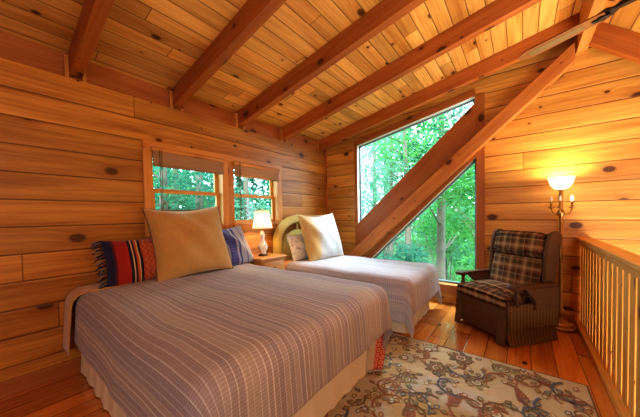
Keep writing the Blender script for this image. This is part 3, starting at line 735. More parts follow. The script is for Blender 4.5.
# ------------------------------------------------------------------ pillows
def pillow(name, label, W, H, TH, mat, loc, lean, rz, pip=None, pinch=.07, roll=0, backmat=None, group=None, tassels=None):
    """square cushion standing on its lower edge; faces local +x before rz; leaning back (top toward -x)"""
    t = thing(name, label, 'pillow', loc, 0, group)
    X = Euler((0, 0, rz)).to_matrix().to_4x4() @ Euler((0, -lean, 0)).to_matrix().to_4x4() @ Matrix.Translation((0, 0, H / 2)) @ Euler((roll, 0, 0)).to_matrix().to_4x4()
    rnd = random.Random(name + label); ph = [rnd.random() * 6 for _ in range(4)]
    def outline(a, b):
        y = W / 2 * a * (1 - pinch * (1 - b * b) * abs(a)); z = H / 2 * b * (1 - pinch * (1 - a * a) * abs(b))
        return y, z
    us = [math.sin(PI / 2 * s_) for s_ in lin(-1, 1, 25)]
    def side(sg):
        def fn(a, b):
            y, z = outline(a, b); h = TH / 2 * (max(0, (1 - a * a)) * max(0, (1 - b * b))) ** .5
            h *= 1 + .13 * math.sin(a * 4 + ph[0]) * math.sin(b * 5 + ph[1])
            h += .014 * math.sin(9 * a + 6 * b + ph[2]) * (1 - a * a) * (1 - b * b)
            return (sg * h, y, z - .022 * W * max(0, b) * math.cos(a * 2.2 + .3))
        return fn
    uvf = lambda a, b: (W / 2 * (a + 1), H / 2 * (b + 1))
    mb = MB(); mb.grid(side(1), us, us, X=X, uvfn=uvf); mb.grid(side(-1), us, us, mi=1 if backmat else 0, X=X, uvfn=uvf, flip=True)
    mb.obj('cushion', [mat, backmat] if backmat else mat, t)
    if pip:
        loop = [outline(a, -1) for a in us[:-1]] + [outline(1, b) for b in us[:-1]] + [outline(-a, 1) for a in us[:-1]] + [outline(-1, -b) for b in us[:-1]]
        mb = MB(); mb.tube([(0, y, z) for y, z in loop], .007, 6, 0, False, X, True); mb.obj('piping', pip, t)
    if tassels:
        mb = MB(); rn = random.Random(5)
        for k in range(26):
            b = -1 + 2 * k / 25; y, z = outline(-1, b)
            if abs(b) > .85 or k % 2 == 0:
                for j in range(3):
                    L = .05 + .03 * rn.random()
                    mb.tube([(0, y, z), (rn.uniform(-.01, .02), y - L * .6, z - .012 + rn.uniform(-.01, .01)), (rn.uniform(-.01, .03), y - L, z - .03 + rn.uniform(-.015, .01))], [.007, .006, .003], 5, j % 2, True, X)
        mb.obj('tassel_fringe', tassels, t)
    return t
ZA = .742
pillow('pillow', 'large plain tan suede pillow leaning in the middle of the near bed', .79, .775, .36, M['canvas'], (-2.71, 1.36, ZA - .01), .34, -.08, M['piping'], .085, .045)
pillow('pillow', 'red southwestern woven pillow with dark fringe against the left wall', .66, .46, .24, M['southwest'], (-2.85, .955, ZA), .42, -.16, None, .06, .06, tassels=[yarn('navy_fringe', (.03, .03, .07)), yarn('grey_fringe', (.32, .29, .28))])
pillow('pillow', 'navy and grey striped woven pillow right of the tan pillow', .60, .54, .24, M['bluestripe'], (-2.80, 1.88, ZA - .01), .50, .0, None, .05, .06)
ZB = .648
pillow('pillow', 'big square cream and gold satin pillow standing on the far narrow bed', .82, .76, .32, M['satin'], (-2.50, 3.40, ZB - .01), .30, -.12, M['gold'], .06, .03, M['gold'])  # cream pillow: gold on its front is lamplight painted into the colour
pillow('pillow', 'small cream figured pillow tucked behind the gold satin pillow', .46, .44, .18, M['toile'], (-2.74, 3.09, ZB), .30, -.05, None, .06, .06)

# ------------------------------------------------------------------ nightstand + lamp
ns = thing('nightstand', 'honey oak nightstand with a drawer between the two beds', 'nightstand', (-2.865, 2.385, 0))
ZN = .80
mb = MB(); mb.box((-.225, -.20, .08), (.205, .20, ZN - .03), 'z'); mb.obj('cabinet', M['nstand'], ns, bevel=.004)
MB().rbox((-.255, -.235, ZN - .028), (.24, .235, ZN), .008, 2, 'y').obj('top', M['nstand'], ns)
for z0_, z1_ in ((.58, .74), (.36, .55), (.13, .33)):
    d = MB().rbox((.2055, -.18, z0_), (.222, .18, z1_), .005, 2, 'y').obj('drawer', M['nstand'], ns)
    mb = MB(); mb.lathe([(0, .03), (.012, .028), (.016, .02), (.008, .01), (.008, 0)][::-1], 12, 0, T(.222, 0, (z0_ + z1_) / 2, 0, PI / 2)); mb.obj('knob', M['brass'], d)
for a in (-.19, .17):
    for b in (-.17, .17): MB().box((a - .02, b - .02, 0), (a + .02, b + .02, .08), 'z').obj('leg', M['nstand'], ns)
LT = (-2.885, 2.39, ZN)
lt = thing('table_lamp', 'small floral porcelain lamp with bell shaped cream shade on the nightstand', 'lamp', LT)
MB().lathe([(0, 0), (.062, 0), (.066, .008), (.058, .022), (.045, .028), (.0, .028)], 24).obj('lamp_foot', M['armwood'], lt)
MB().lathe([(.0, .027), (.042, .028), (.046, .04), (.042, .055), (.060, .085), (.068, .115), (.061, .15), (.042, .185), (.026, .22), (.024, .25), (.031, .275), (.031, .30), (.022, .33), (.02, .345), (0, .346)], 28).obj('lamp_body', M['ceramic'], lt)
MB().lathe([(0, .345), (.012, .345), (.012, .40), (.017, .405), (.017, .44), (0, .44)], 12).obj('lamp_socket', M['brass'], lt)
mb = MB(); n = 32
def shade_fn(k, i):
    pr = [(.142, .385), (.133, .41), (.119, .47), (.107, .54), (.099, .60), (.095, .635)]
    r, z = pr[int(i)]; a = 2 * PI * k / n
    return (r * math.cos(a) * (1 + .012 * math.cos(8 * a)), r * math.sin(a) * (1 + .012 * math.cos(8 * a)), z)
mb.grid(shade_fn, list(range(n + 1)), list(range(6)))
so_ = mb.obj('lamp_shade', M['lampshade'], lt)
mb = MB()
for r, z in ((.1435, .386), (.096, .635)): mb.tube([(r * math.cos(2 * PI * k / 32), r * math.sin(2 * PI * k / 32), z) for k in range(32)], .0045, 6, 0, False, None, True)
for k in range(8):
    a = 2 * PI * k / 8 + .2; mb.tube([(r * 1.012 * math.cos(a), r * 1.012 * math.sin(a), z) for r, z in ((.142, .386), (.119, .47), (.099, .60), (.095, .635))], .0028, 5)
mb.obj('shade_trim', plain('shade_braid', (.34, .17, .06), .8), so_)
MB().lathe([(0, .665), (.010, .66), (.012, .65), (.005, .64), (.005, .63), (0, .63)][::-1], 10).obj('finial', M['brass'], lt)

# ------------------------------------------------------------------ recliner
rc = thing('recliner', 'brown plaid recliner with dark wooden arms in front of the floor lamp', 'armchair', (-.150, 3.635, 0), -math.radians(39))
rc.scale = (.96, .93, 1.0)
XRC = None
# base body, front at y=-.38
mb = MB(); mb.rbox((-.335, -.36, .035), (.335, .30, .37), .03, 3, 'x'); mb.obj('base', M['brownvinyl'], rc)
def skirt_panel(mb, a, b, zt, zb, n=14, out=.03, pleat=0):
    a, b = Vector(a), Vector(b); d = b - a; L = d.length; nr = Vector((d.y, -d.x)) / L
    def fn(s_, k):
        o = .006 + out * k * k + .004 * math.sin(s_ * L * 40) * k
        return (a.x + d.x * s_ + nr.x * o, a.y + d.y * s_ + nr.y * o, zt + (zb - zt) * k)
    mb.grid(fn, lin(0, 1, n), lin(0, 1, 6), uvfn=lambda s_, k: (s_ * L, k * (zt - zb)), flip=True)
mb = MB(); mb.rbox((-.335, -.385, .055), (.335, -.355, .385), .012, 2, 'x'); mb.obj('front_panel', M['brownvinyl'], rc)
for sx in (-1, 1):
    mb = MB()
    a, b = ((-.337, .30), (-.337, -.37)) if sx < 0 else ((.337, -.37), (.337, .30))
    skirt_panel(mb, a, b, .19, .012)
    mb.rbox((sx * .355 - .02, -.375, .17), (sx * .355 + .02, .31, .42), .015, 2, 'y'); mb.obj('side_panel', M['brownstripe'], rc)
    mb = MB()   # corner pleat flap
    skirt_panel(mb, (sx * .30 - .05, -.388), (sx * .30 + .05, -.388), .30, .012, 8, .03); mb.obj('skirt_flap', M['brownvinyl'], rc)
# seat cushion
def domed(p): 
    k = max(0, (1 - (p.x / .36) ** 2)) * max(0, (1 - ((p.y + .12) / .34) ** 2)); return (p.x, p.y, p.z + (.05 * k if p.z > .43 else 0))
mb = MB(); mb.rbox((-.34, -.41, .37), (.34, -.24, .495), .045, 4, 'x', 0, None, domed, 5); mb.rbox((-.285, -.27, .37), (.285, .20, .50), .03, 3, 'x', 0, None, domed, 5)
mb.obj('seat', M['plaid'], rc)
# back: leans backwards
BX = T(0, .135, .44, -.22)
def backw(p):
    k = max(0, 1 - (p.x / .3) ** 2); return (p.x, p.y - (.035 * k if p.y < -.02 else 0), p.z)
mb = MB(); mb.rbox((-.305, -.07, -.02), (.305, .05, .42), .04, 4, 'x', 0, BX, backw, 5); mb.obj('backrest', M['plaid'], rc)
mb = MB(); mb.rbox((-.308, -.10, .405), (.308, .05, .69), .06, 4, 'x', 0, BX, backw, 5); mb.obj('head_cushion', M['plaid'], rc)
mb = MB(); mb.rbox((-.33, .045, -.12), (.33, .085, .70), .02, 2, 'z', 0, BX); mb.obj('back_shell', M['brownvinyl'], rc)
for sx in (-1, 1):
    mb = MB(); xs = sx * .312
    prof = [(-.03, .0), (.09, .0), (.10, .40), (.10, .68), (.075, .715), (.02, .725), (-.03, .71), (-.065, .68), (-.085, .58), (-.08, .42), (-.05, .26), (-.04, .12)]
    mb.prism([(xs, y, z) for y, z in prof], (sx * .048, 0, 0), (0, 0, 1), 0, BX); mb.obj('wing', M['brownvinyl'], rc, bevel=.014)
# arms
for sx in (-1, 1):
    xa = sx * .365; mb = MB()
    outl = []
    for k in range(13):
        a = PI + PI * k / 12; outl.append((xa + .062 * math.cos(a), -.30 + .075 * math.sin(a), 0))
    prof = [(x, y, .585) for x, y, z in outl] + [(xa + .045, -.16, .585), (xa + .036, .0, .585), (xa + .036, .24, .585), (xa - .036, .24, .585), (xa - .036, .0, .585), (xa - .045, -.16, .585)]
    arm = mb.prism(prof, (0, 0, .038), (0, 1, 0)).obj('armrest', M['armwood'], rc, bevel=.01)
    mb = MB(); mb.lathe([(.0, .40), (.022, .40), (.026, .415), (.017, .43), (.022, .455), (.031, .48), (.024, .505), (.016, .52), (.024, .535), (.018, .55), (.028, .575), (.030, .59), (0, .59)], 14, 0, T(xa, -.27, 0)); mb.obj('arm_post', M['armwood'], rc)
    mb = MB(); prof = [(.28, .36), (.28, .585), (-.19, .585), (-.15, .54), (-.085, .49), (-.05, .43), (-.06, .36)]
    mb.prism([(xa - .035, y, z) for y, z in prof], (.07, 0, 0), (0, 1, 0)); mb.obj('arm_panel', M['brownvinyl'], rc, bevel=.01)

# ------------------------------------------------------------------ floor lamp
FL = (.355, 4.06, 0)
fl = thing('floor_lamp', 'antique brass floor lamp with glowing glass bowl in the corner behind the recliner', 'lamp', FL)
MB().lathe([(0, 0), (.130, 0), (.142, .008), (.144, .022), (.128, .034), (.112, .038), (.121, .050), (.115, .066), (.070, .082), (.033, .098), (.022, .12), (.020, .135), (0, .135)], 36).obj('lamp_base', M['brass'], fl)
MB().lathe([(0, .13), (.022, .13), (.030, .15), (.047, .18), (.047, .20), (.030, .225), (.017, .25), (.023, .27), (.019, .29), (.018, .78), (.024, .80), (.017, .82), (.016, 1.28), (.022, 1.30), (.034, 1.33), (.034, 1.345), (.018, 1.37), (.0155, 1.39), (.022, 1.46), (.026, 1.50), (.018, 1.58), (.030, 1.603), (.0, 1.605)], 20).obj('pole', M['brass'], fl)
for k in range(3):
    a = 2 * PI * k / 3 + .35; c_, s_ = math.cos(a), math.sin(a)
    mb = MB(); path = []
    for q in range(11):
        b = PI * q / 10; path.append((.02 + .082 * (1 - math.cos(b)) / 2, 1.345 - .045 * math.sin(b) + .05 * (q / 10) ** 2))
    mb.tube([(r * c_, r * s_, z) for r, z in path], .007, 8)
    ar = mb.obj('candle_arm', M['brass'], fl)
    X = T(.102 * c_, .102 * s_, 0)
    MB().lathe([(0, 1.385), (.026, 1.39), (.030, 1.40), (.015, 1.405), (0, 1.406)], 14, 0, X).obj('drip_cup', M['brass'], ar)
    MB().lathe([(.0115, 1.40), (.0115, 1.47), (0, 1.471)], 12, 0, X).obj('candle_sleeve', M['brass'], ar)
    lit = (k == 0)
    MB().lathe([(0, 1.469), (.008, 1.471), (.014, 1.492), (.012, 1.51), (.003, 1.532), (0, 1.534)], 12, 0, X).obj('bulb', M['bulb'] if lit else M['white'], ar)
mb = MB(); mb.lathe([(.026, 1.600), (.050, 1.608), (.075, 1.628), (.097, 1.665), (.111, 1.71), (.118, 1.742), (.114, 1.742), (.107, 1.71), (.093, 1.668), (.072, 1.634), (.049, 1.615), (.026, 1.608)], 36); mb.obj('lamp_shade', M['bowl'], fl)

# ------------------------------------------------------------------ railing
rl = thing('railing', 'pine slat railing along the open edge of the loft on the right', 'railing', (XR + .02, 1.6, 0))
LX = Matrix.Translation((-(XR + .02), -1.6, 0)); ya, yb = -1.2, YG - .005
MB().box((.505, ya, 1.012), (.625, yb, 1.05), 'y', 0, LX).obj('top_rail', M['rail'], rl, bevel=.006)
MB().box((.528, ya, .955), (.546, yb, 1.012), 'y', 0, LX).obj('sub_rail', M['rail'], rl, bevel=.004)
MB().box((.505, ya, .0), (.60, yb, .052), 'y', 0, LX).obj('bottom_rail', M['rail'], rl, bevel=.005)
y = yb - .07; pr = None
while y > ya + .05:
    if pr is None:
        pr = MB().box((.546, -.050, .052), (.572, .050, 1.012), 'z').obj('slat', M['rail'], rl, bevel=.003)
        pr.location = (-(XR + .02), y - 1.6, 0)
    else:
        c_ = pr.copy(); COL.objects.link(c_); c_.parent = rl; c_.location = (-(XR + .02), y - 1.6, 0)
    y -= .132

# ------------------------------------------------------------------ ceiling fan
fx, fy, fz = .565, 2.185, 2.505
fan = thing('ceiling_fan', 'ceiling fan whose one brown inlaid blade reaches in at the upper right', 'ceiling fan', (fx, fy, fz))
MB().lathe([(0, .03), (.06, .03), (.09, .05), (.10, .09), (.085, .14), (.04, .17), (.016, .18), (.016, zc(XR) - fz - .42), (.055, zc(XR) - fz - .40), (.07, 3.166 - fz - .002), (0, 3.166 - fz - .002)], 24).obj('motor', M['darkmetal'], fan)
ba = math.atan2(2.512 - fy, -.02 - fx)
for k in range(4):
    X = T(0, 0, 0, 0, 0, ba + k * PI / 2) @ Euler((.10, 0, 0)).to_matrix().to_4x4()
    mb = MB()
    outl = [(.20, -.034), (.24, -.042), (.58, -.052), (.625, -.046), (.655, -.026), (.668, .0), (.655, .026), (.625, .046), (.58, .052), (.24, .042), (.20, .034)]
    bl = mb.prism([(x, y_, -.004) for x, y_ in outl], (0, 0, .009), (1, 0, 0), 0, X).obj('blade', M['blade'], fan)
    ins = [(.30, -.022), (.57, -.030), (.60, -.018), (.60, .018), (.57, .030), (.30, .022)]
    MB().prism([(x, y_, -.0062) for x, y_ in ins], (0, 0, .0018), (1, 0, 0), 0, X).obj('inlay', M['inlay'], bl)
    mb = MB(); mb.prism([(.05, -.022, .004), (.15, -.012, .004), (.19, -.04, .004), (.245, -.022, .004), (.285, 0, .004), (.245, .022, .004), (.19, .04, .004), (.15, .012, .004), (.05, .022, .004)], (0, 0, .012), (1, 0, 0), 0, X)
    mb.tube([(.19, 0, -.012), (.215, .018, -.012), (.245, 0, -.012), (.215, -.018, -.012)], .005, 6, 0, False, X, True)
    mb.box((.18, -.012, -.014), (.26, .012, -.006), 'x', 0, X)
    mb.tube([(.05, 0, .05), (.12, 0, .03), (.2, 0, .01)], .011, 8, 0, True, X); mb.obj('blade_iron', M['darkmetal'], bl)

# ------------------------------------------------------------------ rug
def rug():
    x0, x1, y0, y1 = -2.0, .405, -.55, 2.80
    mb = MB(); cx, cy = (x0 + x1) / 2, (y0 + y1) / 2; ox, oy = x0 - cx, y0 - cy
    mb.box((x0 - cx, y0 - cy, 0.0005), (x1 - cx, y1 - cy, .010), 'x')
    rn = random.Random(21); Z = [.0104]
    MI = {'rust': 1, 'navy': 2, 'green': 3, 'gold': 4, 'brown': 5, 'cream': 6}
    def zz(): Z[0] += .0000012; return Z[0]
    def inside(x, y): return x0 - cx + .02 < x < x1 - cx - .02 and y0 - cy + .02 < y < y1 - cy - .02
    def fan(pts, mi):
        if not all(inside(*p) for p in pts): return
        z = zz(); n = len(pts); c = (sum(p[0] for p in pts) / n, sum(p[1] for p in pts) / n)
        V = [(c[0], c[1], z)] + [(a, b, z) for a, b in pts]
        F = []
        for i in range(n):
            f = (0, 1 + i, 1 + (i + 1) % n); A, B, C_ = [Vector(V[k]) for k in f]
            F.append(f if (B - A).cross(C_ - A).z > 0 else f[::-1])
        mb.add(V, F, [[(0, 0)] * 3] * n, mi)
    def ribbon(pts, w0, mi):
        pts = [p for p in pts if inside(*p)]
        if len(pts) < 2: return
        z = zz(); V = []; 
        for i, p in enumerate(pts):
            a = Vector(pts[max(i - 1, 0)]); b = Vector(pts[min(i + 1, len(pts) - 1)]); d = (b - a)
            if d.length == 0: d = Vector((1, 0))
            d.normalize(); k = w0 * (1 - .55 * i / len(pts))
            V += [(p[0] - d.y * k, p[1] + d.x * k, z), (p[0] + d.y * k, p[1] - d.x * k, z)]
        F = []
        for i in range(len(pts) - 1):
            F.append((2 * i + 1, 2 * i + 3, 2 * i + 2, 2 * i))
        mb.add(V, F, [[(0, 0)] * 4] * len(F), mi)
    def petal(x, y, a, L, W, mi, mi2=None):
        def shape(L, W, o): return [(x + math.cos(a) * (o + L * t) - math.sin(a) * W * math.sin(PI * t) * s_, y + math.sin(a) * (o + L * t) + math.cos(a) * W * math.sin(PI * t) * s_) for s_, ts in ((1, (0, .25, .5, .75, 1)), (-1, (.75, .5, .25))) for t in ts]
        fan(shape(L, W, 0), mi)
        if mi2: fan(shape(L * .6, W * .55, L * .18), mi2)
    def disc(x, y, r, mi, n=14, wob=0): fan([(x + (r + wob * math.cos(k * PI)) * math.cos(2 * PI * k / n), y + (r + wob * math.cos(k * PI)) * math.sin(2 * PI * k / n)) for k in range(n)], mi)
    def rosette(x, y, r, c1, c2, c3, n=8):
        for k in range(n): petal(x + r * .35 * math.cos(2 * PI * k / n), y + r * .35 * math.sin(2 * PI * k / n), 2 * PI * k / n, r * .75, r * .24, MI[c1], MI[c2])
        disc(x, y, r * .5, MI[c3]); disc(x, y, r * .38, MI['cream']); disc(x, y, r * .26, MI[c1]); disc(x, y, r * .13, MI['gold'])
    def palmette(x, y, a, r, c1, c2):
        for k in range(-3, 4):
            petal(x, y, a + k * .36, r * (1.15 - .08 * abs(k)), r * .17, MI[c1], MI[c2])
        disc(x, y, r * .36, MI['brown']); disc(x, y, r * .26, MI['cream']); disc(x, y, r * .15, MI[c2])
        petal(x, y, a + PI, r * .5, r * .13, MI[c1])
    def vine(x, y, a, L, curl, c, leaves=6, lc='green', lc2='gold', lw=.011):
        pts = []; n = 26; px, py, aa = x, y, a
        for i in range(n):
            pts.append((px, py)); aa += curl * (1 + 1.6 * i / n) / n; px += math.cos(aa) * L / n; py += math.sin(aa) * L / n
        ribbon(pts, lw, MI[c])
        for j in range(leaves):
            i = int(3 + j * (n - 5) / max(1, leaves)); p = pts[i]; q = pts[i + 1]; d = math.atan2(q[1] - p[1], q[0] - p[0]); s_ = 1 if j % 2 else -1
            st = (p[0] + .030 * math.cos(d + s_ * .9), p[1] + .030 * math.sin(d + s_ * .9))
            ribbon([p, st], .005, MI[c]); petal(st[0], st[1], d + s_ * .8, .062, .021, MI[c], MI[lc if j % 3 else lc2])
        return pts[-1]
    def fern(x, y, a, L, c):
        ribbon([(x + math.cos(a) * L * t, y + math.sin(a) * L * t) for t in lin(0, 1, 8)], .010, MI[c])
        for t in lin(.2, .95, 6):
            for s_ in (-1, 1):
                p = (x + math.cos(a) * L * t, y + math.sin(a) * L * t); d = a + s_ * .8; l = L * .34 * (1.15 - t)
                ribbon([p, (p[0] + math.cos(d) * l * .6, p[1] + math.sin(d) * l * .6), (p[0] + math.cos(d - s_ * .3) * l, p[1] + math.sin(d - s_ * .3) * l)], .009, MI[c])
    # border bands
    def border(i, w_, mi):
        X0, X1, Y0, Y1 = x0 - cx + i, x1 - cx - i, y0 - cy + i, y1 - cy - i
        for a, b, c, d in ((X0, X1, Y0, Y0 + w_), (X0, X1, Y1 - w_, Y1), (X0, X0 + w_, Y0, Y1), (X1 - w_, X1, Y0, Y1)):
            z = zz(); mb.add([(a, c, z), (b, c, z), (b, d, z), (a, d, z)], [(0, 1, 2, 3)], [[(0, 0)] * 4], mi)
    border(.0, .012, MI['brown'])
    W_, H_ = x1 - x0, y1 - y0
    nx, ny = 8, 11
    cs = ['rust', 'green', 'navy', 'gold', 'brown']
    for i in range(nx):
        for j in range(ny):
            x = x0 - cx + (i + .5 + (.5 if j % 2 else 0) - .25) * W_ / nx; y = y0 - cy + (j + .5) * H_ / ny
            x += rn.uniform(-.02, .02); y += rn.uniform(-.02, .02); k = (i * 2 + j * 3) % 5
            if k == 0: rosette(x, y, .105, 'brown', 'green', 'rust')
            elif k == 1: palmette(x, y, rn.uniform(0, 6.28), .125, 'rust', 'gold')
            elif k == 2: rosette(x, y, .085, 'green', 'gold', 'brown', 6)
            elif k == 3: palmette(x, y, rn.uniform(0, 6.28), .12, 'green', 'cream')
            else: fern(x, y - .09, PI / 2 + rn.uniform(-.7, .7), .22, 'rust')
            vine(x + .07, y + .06, rn.uniform(0, 6.28), rn.uniform(.38, .6), rn.choice((-1, 1)) * rn.uniform(1.6, 3.2), 'navy' if (i + j) % 2 else 'rust', rn.choice((5, 7)), 'green', 'gold')
            vine(x - .06, y - .05, rn.uniform(0, 6.28), rn.uniform(.22, .36), rn.choice((-1, 1)) * rn.uniform(1.5, 3), 'brown', 4, 'gold', 'green', .008)
            for q in range(3):
                a = rn.uniform(0, 6.28); d = rn.uniform(.12, .2); petal(x + d * math.cos(a), y + d * math.sin(a), a + 1.2, .06, .02, MI[rn.choice(cs)], MI['cream'])
    o = mb.obj('rug', [M['rugbase'], M['y_rust'], M['y_navy'], M['y_green'], M['y_gold'], M['y_brown'], M['y_cream']], None, (cx, cy, 0))
    tag(o, 'beige floral rug with rust vines on the plank floor in front of the beds', 'rug')
rug()

# ------------------------------------------------------------------ outdoors: ground, trees, shrubs
gm = MB(); gm.grid(lambda a, b: (a, b, -2.75 + .35 * math.sin(a * .4) * math.sin(b * .3) + .12 * max(0, b - 5)), lin(-26, 20, 40), lin(-14, 34, 40), uvfn=lambda a, b: (a, b))
go = gm.obj('ground', M['ground']); struct(go)
def leaf_cloud(mb, c, rad, n, size, rn, mi=0):
    for _ in range(n):
        while True:
            d = Vector((rn.uniform(-1, 1), rn.uniform(-1, 1), rn.uniform(-1, 1)))
            if .1 < d.length < 1: break
        p = Vector(c) + Vector((d.x * rad[0], d.y * rad[1], d.z * rad[2])); s_ = size * rn.uniform(.6, 1.4)
        X = Euler((rn.uniform(-.9, .9), rn.uniform(-.9, .9), rn.uniform(0, 6.3))).to_matrix()
        P = [p + X @ Vector(q) * s_ for q in ((-.5, 0, 0), (0, -.27, .05), (.55, 0, 0), (0, .27, .05))]
        mb.v += [tuple(q) for q in P]; b = len(mb.v) - 4
        mb.f.append([b, b + 1, b + 2, b + 3]); mb.uv.append([(0, 0)] * 4); mb.mi.append(mi); mb.sm.append(False)
def tree(label, x, y, r, h, leaf, nleaf, size, z0=-2.75, crown=(1.4, 1.4, 2.6), cz=2.2, lean=0, nb=7, seed=0):
    rn = random.Random(seed); t = thing('tree', label, 'tree', (x, y, z0), 0, 'trees outside the windows')
    mb = MB(); mb.tube([(0, 0, 0), (lean * .3, 0, h * .3), (lean * .6, .05, h * .6), (lean, 0, h)], [r * 1.25, r, r * .85, r * .4], 9)
    for k in range(nb):
        zb = h * rn.uniform(.35, .9); a = rn.uniform(0, 6.28); L = rn.uniform(.6, 1.3)
        mb.tube([(lean * zb / h, 0, zb), (lean * zb / h + math.cos(a) * L * .5, math.sin(a) * L * .5, zb + L * .25), (lean * zb / h + math.cos(a) * L, math.sin(a) * L, zb + L * .6)], [r * .3, r * .2, r * .07], 6)
    mb.obj('trunk', M['bark'], t)
    mb = MB()
    for k in range(14):
        c = (rn.uniform(-.7, .7) * crown[0], rn.uniform(-.7, .7) * crown[1], cz - z0 + rn.uniform(-.8, .8) * crown[2])
        leaf_cloud(mb, c, (crown[0] * .5, crown[1] * .5, crown[2] * .28), nleaf // 14, size, rn)
    mb.obj('foliage', M[leaf], t); return t
specs = [
 ('slim dark trunked tree nearest the left part of the big window', -3.1, 7.3, .075, 6.5, 'leafC', 1500, .11, (1.2, 1.0, 1.5), 3.1),
 ('straight grey trunk tree seen just below the diagonal brace', -2.33, 6.9, .085, 7, 'leafA', 1500, .11, (1.1, .9, 1.3), 3.6),
 ('thick dark trunk tree in the middle of the lower window pane', -1.9, 8.2, .125, 8, 'leafB', 2000, .12, (1.3, 1.0, 1.6), 3.4),
 ('leafy bright green tree at the right edge of the big window', -.75, 7.2, .05, 6, 'leafA', 2600, .11, (1.2, .8, 1.3), 1.7),
 ('pale green tree in the bright sky at the upper left of the big window', -4.7, 9.5, .09, 8, 'leafC', 2000, .14, (1.6, 1.2, 1.8), 2.9),
 ('far bright tree filling the background behind the thick trunk', -2.6, 12.0, .12, 9, 'leafA', 3800, .19, (3.4, 1.6, 3.2), 1.6),
 ('far pale tree filling the right background of the big window', -.4, 12.6, .12, 9, 'leafA', 3200, .19, (2.6, 1.6, 3.0), 1.8),
 ('blue green tree seen through the left half of the left small window', -6.0, 2.25, .09, 8, 'leafB', 2000, .12, (1.3, 1.2, 2.2), 2.2),
 ('dark trunked tree seen through the right half of the left small window', -6.6, 3.35, .11, 8, 'leafB', 2000, .12, (1.3, 1.2, 2.2), 2.4),
 ('bright leafed tree seen through the left half of the right small window', -6.0, 4.45, .09, 8, 'leafC', 2000, .12, (1.2, 1.2, 2.2), 2.2),
 ('bushy tree seen at the right edge of the right small window', -7.2, 6.4, .11, 8, 'leafB', 2600, .14, (1.5, 1.6, 2.4), 2.1),
 ('broad tree filling the view between the trunks of the left small window', -8.2, 5.6, .10, 9, 'leafB', 3000, .17, (1.4, 1.8, 2.6), 2.2),
 ('big hazy tree far behind the left part of the big window', -6.6, 15.0, .16, 11, 'leafC', 3600, .24, (3.0, 2.0, 4.2), 3.4),
 ('big hazy tree far behind the right part of the big window', -2.6, 16.5, .16, 11, 'leafC', 3600, .26, (3.4, 2.0, 4.2), 3.2),
 ('distant tree far behind the right small window', -9.0, 8.6, .12, 9, 'leafB', 3200, .2, (1.6, 2.6, 3.0), 2.0),
 ('distant tree behind the others outside the left small window', -9.5, 4.0, .12, 9, 'leafA', 3200, .19, (1.8, 3.0, 3.0), 2.0),
]
for k, s_ in enumerate(specs):
    lab, x, y, r, h, leaf, n_, sz, cr, cz_ = s_
    tree(lab, x, y, r, h, leaf, n_, sz, crown=cr, cz=cz_, lean=[.1, -.15, .05, .2][k % 4], seed=40 + k)
for k, (lab, x, y, rr_, zc_) in enumerate([('low blue green shrub just outside the lower left corner of the big window', -2.75, 6.2, (1.0, .7, .75), .15), ('rounded leafy shrub outside under the middle of the big window', -1.5, 6.3, (.95, .7, .75), -.15), ('shrub outside the lower right corner of the big window', -.45, 6.6, (.9, .7, .8), .1), ('taller shrub behind the thick dark trunk outside', -2.2, 9.6, (1.4, .7, 1.2), .9), ('tall pale shrub at the far right outside the big window', -.6, 9.4, (1.3, .7, 1.3), 1.0)]):
    rn = random.Random(90 + k); t = thing('shrub', lab, 'shrub', (x, y, -2.75), 0, 'shrubs below the big window')
    mb = MB()
    for q in range(7): mb.tube([(rn.uniform(-.1, .1), rn.uniform(-.1, .1), 0), (rn.uniform(-.3, .3), rn.uniform(-.2, .2), 1.4), (rn.uniform(-.7, .7), rn.uniform(-.4, .4), 2.75 + zc_)], [.03, .02, .008], 6)
    mb.obj('stem', M['bark'], t)
    mb = MB()
    for q in range(12):
        leaf_cloud(mb, (rn.uniform(-.8, .8) * rr_[0], rn.uniform(-.7, .7) * rr_[1], 2.75 + zc_ + rn.uniform(-1.6, .6) * rr_[2]), (.45, .4, .4), 260, .085, rn)
    mb.obj('foliage', M[['leafB', 'leafB', 'leafA', 'leafA', 'leafC'][k]], t)

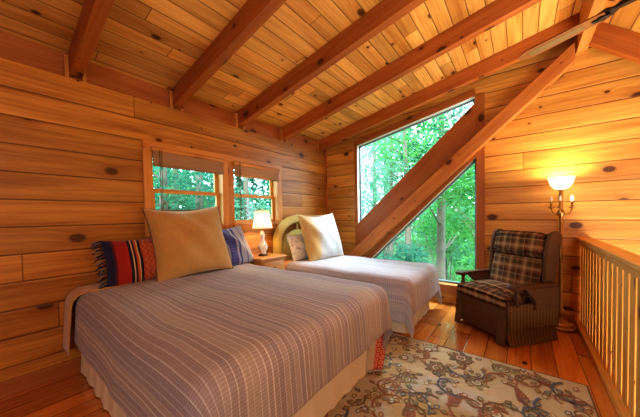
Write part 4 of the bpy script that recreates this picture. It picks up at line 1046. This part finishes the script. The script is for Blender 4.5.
def woods(label, lo, hi, n, size, leaf, seed):
    rn = random.Random(seed); mb = MB(); c = [(a + b) / 2 for a, b in zip(lo, hi)]
    for k in range(40):
        p = [rn.uniform(a, b) for a, b in zip(lo, hi)]
        leaf_cloud(mb, (p[0] - c[0], p[1] - c[1], p[2] + 2.75), (1.8, 1.8, 1.3), n // 40, size, rn)
    o = mb.obj('distant_woods', M[leaf], None, (c[0], c[1], -2.75)); tag(o, label, 'woods', None, 'stuff')
woods('deep green wall of distant woods beyond the two small windows', (-14, 1.5, -1.5), (-12, 17, 5.5), 6400, .42, 'leafB', 301)
woods('hazy green wall of distant woods beyond the big window', (-9, 19, -1.5), (3, 21, 3.6), 5200, .42, 'leafC', 302)

# ------------------------------------------------------------------ light
wd = bpy.data.worlds.new('sky'); bpy.context.scene.world = wd; wd.use_nodes = True
bg = wd.node_tree.nodes['Background']; bg.inputs[0].default_value = (.58, .88, 1.0, 1); bg.inputs[1].default_value = 8.0
def light(kind, loc, power, color, size=.2, rot=None, **kw):
    l = bpy.data.lights.new(kind.lower() + '_light', kind); l.energy = power; l.color = color
    if kind == 'AREA': l.shape = 'RECTANGLE'; l.size = size; l.size_y = kw.get('sy', size)
    elif kind == 'SUN': l.angle = size
    else: l.shadow_soft_size = size
    o = bpy.data.objects.new(kind.lower() + '_light', l); COL.objects.link(o); o.location = loc
    if rot: o.rotation_euler = rot
    return o
light('SUN', (0, 0, 10), 4.0, (1.0, .96, .86), .05, (math.radians(38), math.radians(12), 0))
light('POINT', (FL[0], FL[1], 1.70), 36, (1.0, .72, .38), .05)
light('POINT', (LT[0], LT[1], LT[2] + .48), 13, (1.0, .62, .24), .04)
light('AREA', (1.25, -1.7, 1.9), 48, (.95, .96, 1.0), 1.6, (math.radians(70), 0, math.radians(36)), sy=1.4)  # added neutral fill behind the camera, no fixture there
light('AREA', (2.3, 1.6, -.9), 320, (1.0, .91, .74), 2.0, (PI, math.radians(-22), 0), sy=3.0)  # added uplight in the stairwell to brighten the ceiling

light('AREA', (-1.45, 5.3, 3.7), 480, (.62, .84, 1.0), 2.0, (math.radians(-38), 0, math.radians(0)), sy=.8)  # added cool light above the big window, boosts skylight on bed and floor

sc = bpy.context.scene
sc.view_settings.view_transform = 'Standard'; sc.view_settings.look = 'Medium High Contrast'; sc.view_settings.exposure = 0.0
sc.cycles.use_denoising = True; sc.cycles.max_bounces = 10; sc.cycles.transparent_max_bounces = 12
sc.cycles.sample_clamp_indirect = 6.0
